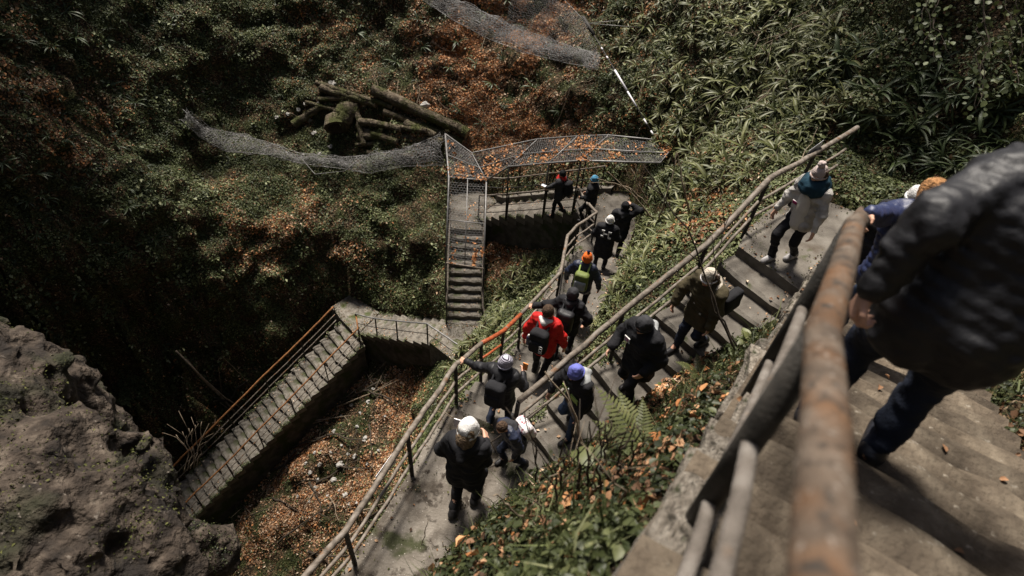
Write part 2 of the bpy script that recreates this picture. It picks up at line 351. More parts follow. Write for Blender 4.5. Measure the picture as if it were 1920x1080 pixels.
# under the edge of the middle landing the rock falls away
for x, y, z in ((-1.75, 3.6, -9), (-2.3, 3.4, -15), (-2.6, 2.2, -14), (-3.2, 1.0, -13), (-1.5, 4.7, -9.5), (-2.2, 5.0, -14.5), (-3.2, 4.0, -17), (-4.0, 2.5, -17.5), (-6, 2.5, -19), (-7, 5, -19.6), (-9, 3, -20.5), (-3.3, 5.8, -17.2), (-1.6, 6.2, -11.5), (-2.4, 7.0, -14.8), (-.9, 7.6, -10.6), (-1.6, 8.6, -13),
                 (-.4, 2.2, -6.0), (0, 1.9, -5.0), (.35, 2.4, -5.2), (.75, 2.9, -5.5), (.25, 2.8, -6.0), (-.15, 2.4, -6.0), (.62, 3.15, -6.2), (-.1, 2.7, -6.6), (.1, 1.1, -3.2), (.5, 1.7, -3.7), (1.0, 2.5, -4.5), (1.7, 3.2, -4.9), (2.5, 4.1, -4.9), (3.4, 5.0, -5.0), (1.6, 2.75, -3.4), (2.6, 4.1, -4.2), (-.5, .8, -3.6), (-1.0, -.4, -3.5), (-.3, -1.2, -1.4),
                 (6.2, 4.2, -2.5), (7.5, 6.5, -3.2), (5.0, 1.0, .5), (8, 3, 1.0), (6.4, 7.8, -4.85), (7.2, 7.2, -4.5), (5.2, 8.6, -5.0), (4.3, 8.9, -5.3), (10, 8, 3), (12, 12, 3), (8, 12, 0), (9, 18, 0), (5, 22, -3), (12, 22, 3), (0, 27, -2), (-8, 27, -2), (-14, 24, 0), (-17.5, 18, 9), (-17.5, 10, 8), (-17.5, 3, 7), (-17.5, 24, 8), (-16, -6, 6), (-8, -7.5, 7), (0, -7.5, 6), (8, -7.5, 8), (0, -4.5, 1.5), (-6, -3, -6), (-11, -1, -10), (12.3, 2, 9), (12.3, 8, 10), (12.3, 16, 9),  # highest outer points: walls raised out of view to block sky light
                 (3.0, 8.6, -6.3), (2.6, 7.7, -6.7), (2.1, 6.6, -7.2), (1.4, 5.7, -7.3), (.8, 5.0, -7.3), (3.4, 10.2, -7.3), (4.0, 12.0, -7.2), (4.4, 13.6, -8.2), (3.9, 15.3, -8.8), (2.6, 16.6, -9.2)):
    cp(x, y, z)
CPA = np.array(CP)
NX, NY = 250, 290
gx = np.linspace(-17.5, 12.5, NX); gy = np.linspace(-8.0, 27.0, NY)
GX, GY = np.meshgrid(gx, gy)
def rbf(X, Y):
    P = CPA[:, :2]; n = len(P)
    r = np.hypot(P[:, None, 0]-P[None, :, 0], P[:, None, 1]-P[None, :, 1])
    A = np.zeros((n+3, n+3)); A[:n, :n] = -r-.02*np.eye(n)*-1
    A[:n, :n] = r-np.eye(n)*.03
    A[:n, n] = 1; A[:n, n+1:] = P; A[n, :n] = 1; A[n+1:, :n] = P.T
    wv = np.linalg.solve(A, np.r_[CPA[:, 2], 0, 0, 0])
    Z = wv[n]+wv[n+1]*X+wv[n+2]*Y
    for i in range(n): Z = Z+wv[i]*np.hypot(X-P[i, 0], Y-P[i, 1])
    return Z
GZ = rbf(GX, GY)
WD, WZ = walk(GX, GY)
TP = np.stack([GX, GY, GZ], -1)
du = np.gradient(TP, axis=1); dv = np.gradient(TP, axis=0)
TN = np.cross(du, dv); TN /= np.linalg.norm(TN, axis=-1)[..., None]
amp = np.clip((WD-.1)/1.2, 0, 1)
_q = TP[..., 2]*.85+fbm(TP*.7, 3, 61)*.9; _saw = _q-np.floor(_q); _ledge = np.where(_saw < .8, _saw/.8, (1-_saw)/.2)-.5
_nh = TN.copy(); _nh[..., 2] *= .25
TP = TP+_nh*(_ledge*.5*np.clip(1.25-TN[..., 2]*1.3, 0, .75)*amp)[..., None]
nz = fbm(TP*.5, 3, 3)*.34+fbm(TP*np.array([1.2, 1.2, 2.2]), 3, 9)*.16
TP = TP+TN*(nz*amp)[..., None]
rough = fbm(TP*3.3, 2, 21)*.06*np.clip((WD-.05)/.3, 0, 1)
TP = TP+TN*rough[..., None]
WD2, WZ2 = walk(TP[..., 0], TP[..., 1])
def slump(X, Y):            # soil that has crept over the inner ends of the lower steps
    t, u = FB.local(X, Y); return (t > .9) & (t < 4.6) & (u < FB.w/2+.12) & (u > FB.w/2-.12-.36*np.clip((t-.9)/1.2, 0, 1)-.06*np.sin(t*5.0))
SL_ = slump(TP[..., 0], TP[..., 1]); _tb, _ub = FB.local(TP[..., 0], TP[..., 1])
TP[..., 2] = np.where(SL_, np.maximum(TP[..., 2], FB.zline(np.clip(_tb, 0, b_end))+.06+np.clip(_ub-FB.w/2+.4, 0, .6)*.9+rough), TP[..., 2])
TP[..., 2] = np.where((WD2 < .06) & ~SL_, np.minimum(TP[..., 2], WZ2-.35), TP[..., 2])
TV = TP.reshape(-1, 3)
ii = np.arange(NX*NY).reshape(NY, NX)
TF = np.stack([ii[:-1, :-1], ii[:-1, 1:], ii[1:, 1:], ii[1:, :-1]], -1).reshape(-1, 4)
terrain = link('terrain', new_mesh('terrain', TV, TF, M['ground'], smooth=True)); tag(terrain, 'steep mossy gorge ground strewn with leaves', 'ground', kind='structure')
BVH = BVHTree.FromPolygons([Vector(v) for v in TV.tolist()], TF.tolist())
def ground(x, y):
    h = BVH.ray_cast(Vector((x, y, 30)), Vector((0, 0, -1)))
    return (np.array(h[0]), np.array(h[1])) if h[0] is not None else (np.array([x, y, -10.0]), np.array([0, 0, 1.0]))
def ground_px(px, py):
    d = Vector(ray(px, py)).normalized()
    h = BVH.ray_cast(Vector((0, 0, 0)), d)
    if h[0] is None: return None
    return np.array(h[0]), np.array(h[1]), h[3]

# ------------------------------------------------------------------ steps, landings, side walls
def step_mesh(w, d, h, m, seed, jit=.012):
    rs = np.random.default_rng(seed); nu, nv = 9, 4
    V = []; us = np.linspace(-w/2, w/2, nu); vs_ = [0, d*.4, d-.05, d]
    for j, v in enumerate(vs_):
        for i, u in enumerate(us):
            z = rs.normal(0, jit*.35); dv_ = 0
            if j == 3: z -= .024+abs(rs.normal(0, jit*.7)); dv_ = rs.normal(0, jit)
            if i in (0, nu-1): z -= abs(rs.normal(0, jit*.4))
            V.append((v+dv_, u, z))
    F = [(j*nu+i, (j+1)*nu+i, (j+1)*nu+i+1, j*nu+i+1) for j in range(nv-1) for i in range(nu-1)]
    o = len(V)
    for i, u in enumerate(us): V.append((d-.012+rs.normal(0, jit*.5), u, -h))
    F += [(3*nu+i, o+i, o+i+1, 3*nu+i+1) for i in range(nu-1)]
    o2 = len(V); V += [(0, -w/2, -h), (0, w/2, -h)]
    F.append((0, nu, 2*nu, 3*nu, o, o2)[::-1]); F.append((nu-1, 2*nu-1, 3*nu-1, 4*nu-1, o+nu-1, o2+1))
    return new_mesh('step', V, F, m)
def build_flight(F, name, label, m, sidem, drop, seed, jit=.012, side=True, over=0.0):
    root = empty(name, F.o); tag(root, label, 'staircase', kind='structure')
    meshes = [step_mesh(F.w+over, F.run+.03, F.rise+.06, m, seed+k, jit) for k in range(5)]
    ang = math.atan2(F.d[1], F.d[0]); rs = random.Random(seed)
    for i in range(F.n):
        last = None
        if meshes[0] is last: pass
        o = link('step', meshes[rs.randrange(5)], root)
        c = F.pt(i*F.run-.03, 0); o.location = Vector((*c[:2], F.o[2]-(i+1)*F.rise+rs.uniform(-.004, .004)))-root.location
        o.rotation_euler = (rs.uniform(-.012, .012), rs.uniform(-.008, .008), ang+rs.uniform(-.02, .02))
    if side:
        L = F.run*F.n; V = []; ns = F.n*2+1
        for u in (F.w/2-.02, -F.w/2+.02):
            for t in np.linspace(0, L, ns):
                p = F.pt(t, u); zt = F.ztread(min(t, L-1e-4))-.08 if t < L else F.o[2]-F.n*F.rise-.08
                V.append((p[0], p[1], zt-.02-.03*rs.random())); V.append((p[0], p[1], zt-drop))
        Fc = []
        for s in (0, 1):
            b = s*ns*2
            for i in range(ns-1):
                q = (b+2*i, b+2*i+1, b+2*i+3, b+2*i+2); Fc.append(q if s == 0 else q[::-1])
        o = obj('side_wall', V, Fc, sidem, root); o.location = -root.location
    return root
def build_landing(poly, z, name, label, m, depth, seed, bumpy=.012):
    rs = random.Random(seed)
    P = []
    n = len(poly)
    for i in range(n):
        a = np.array(poly[i]); b = np.array(poly[(i+1) % n]); k = max(1, int(np.linalg.norm(b-a)/.25))
        for j in range(k):
            q = a+(b-a)*j/k; P.append((q[0]+rs.uniform(-.012, .012), q[1]+rs.uniform(-.012, .012)))
    xs = [p[0] for p in P]; ys = [p[1] for p in P]
    import bmesh
    bm = bmesh.new()
    top = [bm.verts.new((x, y, z+rs.uniform(-.006, .004))) for x, y in P]
    f = bm.faces.new(top); 
    if f.normal.z < 0 or f.calc_area() == 0: pass
    bm.normal_update()
    if f.normal.z < 0: bmesh.ops.reverse_faces(bm, faces=[f])
    r = bmesh.ops.extrude_face_region(bm, geom=[f])
    vs2 = [v for v in r['geom'] if isinstance(v, bmesh.types.BMVert)]
    bmesh.ops.translate(bm, verts=vs2, vec=(0, 0, -depth))
    bmesh.ops.recalc_face_normals(bm, faces=bm.faces)
    bmesh.ops.triangulate(bm, faces=bm.faces)
    me = bpy.data.meshes.new(name); bm.to_mesh(me); bm.free(); me.materials.append(m)
    o = link(name, me); tag(o, label, 'landing', kind='structure'); return o
SA = build_flight(FA, 'stairs', 'worn stone stairs in the right foreground beside the near railing', M['steps_near_shaded'], M['wall'], .5, 11, jit=.022)
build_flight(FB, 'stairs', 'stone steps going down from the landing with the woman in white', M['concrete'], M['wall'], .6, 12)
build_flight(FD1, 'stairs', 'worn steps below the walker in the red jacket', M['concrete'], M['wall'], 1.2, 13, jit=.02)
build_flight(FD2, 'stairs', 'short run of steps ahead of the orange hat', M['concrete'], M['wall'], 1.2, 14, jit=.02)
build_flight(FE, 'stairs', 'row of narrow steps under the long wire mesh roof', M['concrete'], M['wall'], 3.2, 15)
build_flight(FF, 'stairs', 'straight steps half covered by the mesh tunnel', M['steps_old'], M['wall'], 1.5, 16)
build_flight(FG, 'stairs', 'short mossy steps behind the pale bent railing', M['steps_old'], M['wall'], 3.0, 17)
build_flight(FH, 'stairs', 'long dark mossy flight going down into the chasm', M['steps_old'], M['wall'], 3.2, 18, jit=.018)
LB = {'B': ('concrete landing under the woman in the white sweater', M['concrete'], .6), 'C': ('broad pale landing under the white hooded walker', M['path'], 1.2),
      'D': ('worn path under the walker in the orange hat', M['concrete'], 1.2), 'DE': ('dark path where two black coats stand', M['concrete'], 2.0),
      'EF': ('landing under the corner of the mesh roof', M['concrete'], 2.5), 'FG': ('small landing at the foot of the straight steps', M['steps_old'], 1.8),
      'GH': ('rounded mossy landing above the long dark flight', M['steps_old'], 2.5)}
for i, (k, (poly, z)) in enumerate(LAND.items()):
    build_landing(poly, z, 'landing', LB[k][0], LB[k][1], LB[k][2], 40+i)

# rough stone blocks along the open edge of the near stairs
def block_mesh(seed):
    rs = np.random.default_rng(seed); V, F = [], []
    n = 5; g = np.linspace(-.5, .5, n)
    import itertools
    idx = {}
    for ix, x in enumerate(g):
        for iy, y in enumerate(g):
            for iz, z in enumerate(g):
                if max(abs(x), abs(y), abs(z)) < .49: continue
                p = np.array([x, y, z]); q = p/np.maximum(1e-6, np.linalg.norm(p)); rd = .82*p+.18*q*.62
                idx[(ix, iy, iz)] = len(V); V.append(rd+rs.normal(0, .022, 3)+.07*fbm((p*2.2+seed)[None], 2, seed)[0]*q)
    for a in range(3):
        b, c = (a+1) % 3, (a+2) % 3
        for side in (0, n-1):
            for i in range(n-1):
                for j in range(n-1):
                    def k(u, v): t = [0, 0, 0]; t[a] = side; t[b] = u; t[c] = v; return idx[tuple(t)]
                    f = (k(i, j), k(i+1, j), k(i+1, j+1), k(i, j+1)); F.append(f if side else f[::-1])
    return new_mesh('edge_stone', V, F, M['edge_stone'])
EB = [block_mesh(500+k) for k in range(6)]
_rs = random.Random(77); _t = -2.9; _yaw = math.atan2(dA[1], dA[0])
while _t < 5.6:
    _l = _rs.uniform(.18, .4); _wd = _rs.uniform(.12, .22)
    _c = fa(_t+_l/2, .03-_wd*.1+_rs.uniform(-.04, .04)); _zz = FA.zline(_t+_l/2+3.1)-.03+_rs.uniform(-.1, .06)
    o = link('edge_stone', _rs.choice(EB), SA); o.location = Vector((_c[0], _c[1], _zz-.1))-SA.location
    o.rotation_euler = (_rs.uniform(-.06, .06), _rs.uniform(.1, .4), _yaw+_rs.uniform(-.35, .35)); o.scale = (_l*.94, _wd*1.05, _rs.uniform(.24, .34)); _t += _l
# ------------------------------------------------------------------ surface nets: closed meshes from distance fields
def surface_nets(fn, lo, hi, h):
    lo = np.array(lo, float); hi = np.array(hi, float); n = np.ceil((hi-lo)/h).astype(int)+1
    ax = [lo[k]+h*np.arange(n[k]) for k in range(3)]
    X, Y, Z = np.meshgrid(*ax, indexing='ij')
    D = fn(np.stack([X, Y, Z], -1).astype(np.float32)).astype(float)
    S = D < 0
    c = [S[:-1 or None, :, :]]
    cs = [(i, j, k) for i in (0, 1) for j in (0, 1) for k in (0, 1)]
    sl_ = lambda a, i: a[i:a.shape[0]-1+i] 
    def corner(A, q): return A[q[0]:n[0]-1+q[0], q[1]:n[1]-1+q[1], q[2]:n[2]-1+q[2]]
    cnt = sum(corner(S, q).astype(int) for q in cs)
    act = (cnt > 0) & (cnt < 8)
    idx = -np.ones(act.shape, int); idx[act] = np.arange(act.sum())
    pos = np.zeros((act.sum(), 3)); wsum = np.zeros(act.sum())
    vals = {q: corner(D, q)[act] for q in cs}
    for q in cs:
        for a in range(3):
            if q[a] == 0:
                r = list(q); r[a] = 1; r = tuple(r)
                d0, d1 = vals[q], vals[r]; m = (d0 < 0) != (d1 < 0)
                t = np.where(m, d0/np.where(m, d0-d1, 1), 0)
                p = np.tile(np.array(q, float), (len(d0), 1)); p[:, a] = t
                pos += p*m[:, None]; wsum += m
    pos /= wsum[:, None]
    base = np.argwhere(act)
    V = lo+(base+pos)*h
    F = []
    for a in range(3):
        b, c_ = (a+1) % 3, (a+2) % 3
        s0 = [slice(None)]*3; s1 = [slice(None)]*3
        s0[a] = slice(0, -1); s1[a] = slice(1, None)
        A, B = S[tuple(s0)], S[tuple(s1)]
        e = np.argwhere(A != B)
        e = e[(e[:, b] > 0) & (e[:, c_] > 0) & (e[:, b] < n[b]-1) & (e[:, c_] < n[c_]-1)]
        if len(e) == 0: continue
        inside = A[tuple(e.T)]
        def cell(db, dc):
            q = e.copy(); q[:, b] -= db; q[:, c_] -= dc; return idx[tuple(q.T)]
        quad = np.stack([cell(1, 1), cell(0, 1), cell(0, 0), cell(1, 0)], 1)
        quad[~inside] = quad[~inside][:, ::-1]
        F.append(quad)
    F = np.concatenate(F)
    F = F[(F >= 0).all(1)]
    return V, F

# ------------------------------------------------------------------ the rock outcrop in the near left corner
def rock_thing(name, spheres, h, seed, mt, label, cat, amp=.25, fr=1.3, flat=None):
    C = np.array([s[0] for s in spheres], float); Rr = np.array([s[1] for s in spheres], float)
    def fn(P):
        d = None; k = .18
        for c, r in zip(C, Rr):
            q = np.linalg.norm(P-c, axis=-1)-r
            d = q if d is None else np.minimum(d, q)-np.maximum(k-np.abs(d-q), 0)**2/(4*k)
        full = d; nb_ = np.abs(d) < .75; P = P[nb_]; d = d[nb_]
        n = fbm(P*fr, 4, seed); rdg = 1-np.abs(fbm(P*fr*np.array([1.0, 1.2, 2.0]), 4, seed+5))
        
        cr = 1-np.abs(fbm(P*fr*2.3*np.array([1.3, .8, 1.6]), 3, seed+15))
        full[nb_] = d-amp*n-amp*.9*(rdg-.6)-amp*.4*(cr-.6)-.04*(1-np.abs(fbm(P*5.0, 3, seed+8)))
        return full
    lo = (C-Rr[:, None]).min(0)-.5; hi = (C+Rr[:, None]).max(0)+.5
    V, F = surface_nets(fn, lo, hi, h)
    c0 = V.mean(0); c0[2] = V[:, 2].min()
    o = link(name, new_mesh(name, V-c0, F, mt, smooth=True), loc=c0); tag(o, label, cat)
    return o, V, F
c1 = ats(-178, 930, 5.6)
sph = [(c1, 1.75), (ats(112, 1010, 5.1), .92), (ats(-58, 820, 5.6), .72), (ats(82, 900, 5.3), .55), (ats(197, 960, 5.2), .45), (c1+np.array([-.3, -.5, -2.2]), 1.9), (c1+np.array([-.6, -.7, -4.6]), 2.1), (c1+np.array([-1.2, -.8, -7.2]), 2.3), (c1+np.array([-1.6, -.8, -10.0]), 2.4), (ats(162, 1180, 4.9), .9)]
rock_o, rock_V, rock_F = rock_thing('rock_outcrop', sph, .055, 31, M['rock'], 'huge craggy grey brown rock outcrop in the lower left corner', 'rock', amp=.22, fr=1.7)
sph = [(ats(365, 1010, 6.3), .2), (ats(405, 1040, 6.4), .2), (ats(335, 1060, 6.5), .42), (ats(300, 1150, 6.5), .6), (ats(330, 1100, 6.5)+np.array([-.2, -.1, -1.0]), .6), (ats(330, 1100, 6.5)+np.array([-.5, -.2, -2.4]), .9), (ats(330, 1100, 6.5)+np.array([-.9, -.2, -4.4]), 1.3)]
rock2_o, rock2_V, rock2_F = rock_thing('rock', sph, .06, 37, M['rock'], 'small pale rock knob with a mossy crown beside the huge outcrop', 'rock', amp=.09, fr=2.2)

# ------------------------------------------------------------------ leaf litter and ground cover
tv = TV[TF]; tc_ = tv.mean(1)
tnv = np.cross(tv[:, 2]-tv[:, 0], tv[:, 3]-tv[:, 1]); tarea = np.linalg.norm(tnv, axis=1)/2; tnv = tnv/(2*tarea[:, None]+1e-12)
ppx, ppy, pdep = project(tc_)
tdist = np.linalg.norm(tc_, axis=1)
facing = -(tc_*tnv).sum(1)/tdist
inview = (ppx > -220) & (ppx < 2140) & (ppy > -170) & (ppy < 1260) & (pdep > .4) & (facing > -.12)
wd_c, _ = walk(tc_[:, 0], tc_[:, 1])
inview &= (wd_c > .02) | slump(tc_[:, 0], tc_[:, 1])
def sample(n, weight):
    p = tarea*inview*weight; p = p/p.sum()
    q = RNG.choice(len(p), n, p=p)
    a, b = RNG.random(n), RNG.random(n)
    v = tv[q]
    P = (v[:, 0]*(1-a)[:, None]+v[:, 1]*a[:, None])*(1-b)[:, None]+(v[:, 3]*(1-a)[:, None]+v[:, 2]*a[:, None])*b[:, None]
    return P, tnv[q], q
def leaves(P, N, size, tilt, lift, asp=.55, fold=.25, rnd=None, six=False):
    n = len(P)
    size = np.broadcast_to(size, n)
    N = N+RNG.normal(0, tilt, (n, 3)); N /= np.linalg.norm(N, axis=1)[:, None]
    T = RNG.normal(0, 1, (n, 3)); T -= (T*N).sum(1)[:, None]*N; T /= np.linalg.norm(T, axis=1)[:, None]
    B = np.cross(N, T)
    C = P+N*(lift*RNG.random(n))[:, None]
    L = size[:, None]*T; Wd = size[:, None]*asp*B*.5; U = size[:, None]*fold*N*RNG.uniform(.2, 1.2, n)[:, None]
    cur = size[:, None]*N*RNG.uniform(-.25, .1, n)[:, None]
    if six:
        V = np.stack([C-L*.5, C-L*.2+Wd*1.0+U*.5, C+L*.15+Wd*.85+U*.5, C+L*.5+cur, C+L*.15-Wd*.85+U*.5, C-L*.2-Wd*1.0+U*.5], 1).reshape(-1, 3)
        b = np.arange(n)[:, None]*6
        F = np.stack([b+np.array([0, 1, 2]), b+np.array([0, 2, 3]), b+np.array([0, 3, 4]), b+np.array([0, 4, 5])], 1).reshape(-1, 3); k = 4
    else:
        V = np.stack([C-L*.5, C+Wd+U, C+L*.5+cur, C-Wd+U], 1).reshape(-1, 3)
        b = np.arange(n)[:, None]*4
        F = np.stack([b+np.array([0, 1, 2]), b+np.array([0, 2, 3])], 1).reshape(-1, 3); k = 2
    r = RNG.random(n) if rnd is None else np.clip(rnd, 0, 1)
    return V, F, np.repeat(r, k)
def leaf_obj(name, label, cat, chunks, m, parent=None, kind='stuff'):
    V = []; F = []; R = []; o = 0
    for v, f, r in chunks: V.append(v); F.append(f+o); R.append(r); o += len(v)
    V = np.concatenate(V); F = np.concatenate(F); R = np.concatenate(R)
    me = new_mesh(name, V, F, m)
    at = me.attributes.new('rnd', 'FLOAT', 'FACE'); at.data.foreach_set('value', R.astype(np.float32))
    ob = link(name, me, parent); tag(ob, label, cat, kind=kind); return ob
def blob(specs):
    wgt = np.zeros(len(tc_))
    for px, py, r, a in specs:
        g = ground_px(px, py)
        if g is None: continue
        wgt += a*np.exp(-(((tc_-g[0])**2).sum(1))/(2*r*r))
    return wgt
LEAFW = blob([(1000, 20, 1.7, 1.6), (880, 60, 1.6, 1.2), (700, 50, 1.3, .7), (930, 160, 1.6, 1.4), (1010, 240, 1.3, 1.6), (800, 190, .7, 1.0), (870, 240, .8, 1.0), (1230, 40, .8, .5), (1100, 300, .8, .4), (1260, 170, .8, .5),
              (950, 450, .7, 1.2), (930, 520, .8, .9), (700, 720, 1.3, 1.1), (640, 850, 2.0, 1.1), (520, 920, 2.2, .9), (560, 1010, 1.8, .7), (700, 860, 1.4, .8), (780, 690, .8, .8), (130, 260, .8, .5), (150, 200, .8, .5), (50, 170, .8, .4), (100, 100, 1.0, .3),
              (1320, 350, .5, 1.2), (1290, 420, .4, 1.0), (560, 400, .9, .45), (480, 430, .8, .5), (620, 470, .9, .45), (600, 170, .9, .55), (1250, 740, .35, 1.2), (1050, 960, .4, .8), (1330, 690, .3, .7), (1150, 900, .4, .8), (1000, 880, .3, .6), (1280, 300, .6, .5)])
tcn = fbm(tc_*1.3, 3, 55); tcn2 = fbm(tc_*.8, 3, 77); tcn3 = fbm(tc_*3.0, 2, 91)
near = (tdist < 7.5); okA = FA.local(tc_[:, 0], tc_[:, 1]); okA = ~((okA[0] > -.5) & (okA[0] < 9) & (np.abs(okA[1]) < FA.w/2+.03))
dw = np.clip(1/(tdist/10)**2, .25, 6)               # nearer ground shows more leaves
nzc = tnv[:, 2]
litter_w = np.clip(.25+nzc*1.3, .1, 1.3)*(.045+LEAFW)*np.clip(.4+tcn*1.5+tcn3*.8, .02, 2.2)*np.where(wd_c < .25, .5, 1)
cover_w = np.clip(nzc*2.6-.1, .07, 1)*np.clip(1.0-.75*LEAFW, .12, 1)*np.clip(.7+tcn2*.9+tcn3*.6, .22, 2)
P, N_, q = sample(160000, np.where(tc_[:, 2] < -15.5, .6, 1.0)*litter_w*np.where(near, .0, 1))
s = RNG.uniform(.045, .115, len(P))
leaf_obj('leaf_litter', 'brown fallen leaves covering the slopes and the pit', 'leaves', [leaves(P, N_, s, .55, .03, .6, .3)], M['deadleaf'])
pitk = np.where(tc_[:, 2] < -15.5, .35, 1.0)
wo = pitk*LEAFW*np.clip(.2+tcn*1.6, 0, 2)
P, N_, q = sample(24000, wo*np.where(near, .0, 1))
leaf_obj('leaf_litter', 'bright orange fallen leaves in drifts on the far slope', 'leaves', [leaves(P, N_, RNG.uniform(.06, .12, len(P)), .6, .05, .65, .35)], M['orangeleaf'])
P, N_, q = sample(340000, cover_w*np.where(near, .0, 1))
rn = .5*RNG.random(len(P))+.5*np.clip(.5+.6*tcn[q]+.3*tcn3[q], 0, 1)
ch = [leaves(P, N_*.7+np.array([0, 0, .5]), RNG.uniform(.03, .075, len(P)), .6, .07, .7, .2, rnd=rn)]
leaf_obj('ground_cover', 'small leafy ground cover and moss over the gorge sides', 'plants', ch, M['cover'])
mossw = np.clip(tcn*1.8+.15, 0, 1.5)*np.clip(1.2-facing*.6, .3, 1)
P, N_, q = sample(120000, mossw*np.where(near, .3, 1))
leaf_obj('moss', 'yellow green moss cushions on the rocky ground', 'moss', [leaves(P, N_, RNG.uniform(.025, .05, len(P)), 1.0, .05, .5, .3)], M['moss'])
# close bank between the stairs: larger leaves on short stalks, dead leaves, grass
P, N_, q = sample(38000, np.where(near & okA, dw, 0)*np.clip(.6+tcn2*1.2+tcn3*.9, .08, 2))
rn = .6*RNG.random(len(P))+.4*np.clip(.5+.8*tcn3[q], 0, 1)
leaf_obj('ground_cover', 'ivy and small green leaves on the bank between the stairs', 'plants', [leaves(P, N_*.6+np.array([0, 0, .4]), .014+.05*RNG.random(len(P))**1.8, .75, .1, .72, .3, rnd=rn, six=True)], M['cover_near'])
P, N_, q = sample(2600, np.where(near & okA, dw, 0)*np.clip(.25+LEAFW, 0, 2)*np.clip(.4+tcn*1.5, .02, 2))
leaf_obj('leaf_litter', 'brown leaves on the near bank', 'leaves', [leaves(P, N_, .03+.05*RNG.random(len(P)), .7, .08, .7, .45, rnd=RNG.uniform(0, .7, len(P)), six=True)], M['deadleaf'])
P, N_, q = sample(380, np.where(near, dw, 0)*np.clip(.3+LEAFW, 0, 2))
leaf_obj('leaf_litter', 'orange leaves among the ivy on the near bank', 'leaves', [leaves(P, N_, RNG.uniform(.05, .09, len(P)), .7, .1, .75, .45, six=True)], M['orangeleaf'])
P, N_, q = sample(2600, np.where(near & okA, dw, 0)*np.clip(tcn*2, 0, 2))
L_g = RNG.uniform(.06, .2, len(P)); leaf_obj('grass', 'thin dry grass blades on the near bank', 'grass', [leaves(P+np.array([0, 0, .04]), RNG.normal(0, 1, (len(P), 3))*np.array([1, 1, .25]), L_g, .2, .05, .05, .05)], M['deadleaf'])
P, N_, q = sample(3000, np.where(near & okA, 1, 0)*np.clip(.3+tcn3*1.5, 0, 2))
Ng = RNG.normal(0, 1, (len(P), 3))*np.array([1, 1, .2]); Ng /= np.linalg.norm(Ng, axis=1)[:, None]; Lg = RNG.uniform(.12, .34, len(P)); Tg = np.array([0, 0, 1.0])+RNG.normal(0, .35, (len(P), 3)); Tg /= np.linalg.norm(Tg, axis=1)[:, None]; Bg = np.cross(Tg, Ng); Wg = (.004+.004*RNG.random(len(P)))[:, None]*Bg
cv_ = RNG.normal(0, .3, (len(P), 3))*Lg[:, None]*np.array([1, 1, .3])
gv = np.stack([P-Wg, P+Wg, P+Tg*(Lg*.55)[:, None]+Wg*.8+cv_*.25, P+Tg*(Lg*.55)[:, None]-Wg*.8+cv_*.25, P+Tg*(Lg*.9)[:, None]+cv_], 1).reshape(-1, 3); b_ = np.arange(len(P))[:, None]*5
gf = np.concatenate([np.stack([b_+np.array([0, 1, 2]), b_+np.array([0, 2, 3]), b_+np.array([3, 2, 4])], 1).reshape(-1, 3)])
leaf_obj('grass', 'upright green grass and stalks growing on the near bank', 'grass', [(gv, gf, np.repeat(RNG.random(len(P)), 3))], M['cover'])
# clumps of larger leaves that break up the fine ground cover
P, N_, q = sample(16000, np.where(near, 0, 1)*np.clip(fbm(tc_*2.1, 2, 131)*2-.35, 0, 1)*np.clip(1-.6*LEAFW, .1, 1))
leaf_obj('ground_cover', 'patches of broader green leaves on the gorge sides', 'plants', [leaves(P, N_*.5+np.array([0, 0, .6]), RNG.uniform(.07, .15, len(P)), .45, .16, .6, .2)], M['cover'])
# growth and debris that creep over the edges of the steps
def edge_pts(n, inward, spread, keys, sides=(-1, 1)):
    P = []
    for k in keys:
        F = FLIGHTS[k]; L = F.run*F.n; m = int(n*L)
        t = RNG.random(m)*L; sdn = RNG.choice(sides, m); u = sdn*(F.w/2-np.abs(RNG.normal(inward, spread, m))+.03)
        clump = fbm(np.stack([t*2.2, sdn*5.0, np.full(m, F.o[2])], 1), 2, 88) > -.1; t, u = t[clump], u[clump]
        P.append(np.stack([F.o[0]+F.d[0]*t+F.l[0]*u, F.o[1]+F.d[1]*t+F.l[1]*u, F.ztread(t)+.005+np.abs(RNG.normal(0, .012, len(t)))], 1))
    return np.concatenate(P)
P = edge_pts(1100, .0, .07, ['B', 'D1', 'D2', 'E', 'F', 'G', 'H'])
leaf_obj('moss', 'moss and tiny leaves creeping over the step edges', 'moss', [leaves(P, np.tile([0, 0, 1.0], (len(P), 1)), RNG.uniform(.015, .045, len(P)), .7, .04, .7, .3)], M['cover'])
PA_ = edge_pts(16, .2, .35, ['A'])
leaf_obj('leaf_litter', 'few dead leaves lying on the near stone stairs', 'leaves', [leaves(PA_, np.tile([0, 0, 1.0], (len(PA_), 1)), RNG.uniform(.03, .065, len(PA_)), .3, .01, .6, .5, rnd=RNG.uniform(.1, .6, len(PA_)), six=True)], M['deadleaf'])
P = edge_pts(60, .15, .25, ['B', 'D1', 'D2', 'E', 'F', 'G', 'H'])
def land_pts(n, poly, z):
    Q = np.array(poly); X = RNG.uniform(Q[:, 0].min(), Q[:, 0].max(), n); Y = RNG.uniform(Q[:, 1].min(), Q[:, 1].max(), n); d = polydist(X, Y, poly); 
    e = np.full(n, 1e9)
    for i in range(len(poly)):
        a = np.array(poly[i]); b = np.array(poly[(i+1) % len(poly)]); ab = b-a; t = np.clip(((X-a[0])*ab[0]+(Y-a[1])*ab[1])/(ab@ab+1e-9), 0, 1); e = np.minimum(e, np.hypot(X-a[0]-t*ab[0], Y-a[1]-t*ab[1]))
    k = (d == 0) & (RNG.random(n) < np.exp(-e/.12)+.02); return np.stack([X[k], Y[k], np.full(k.sum(), z+.006)], 1)
P = np.concatenate([P]+[land_pts(900, poly, z) for poly, z in LAND.values()])
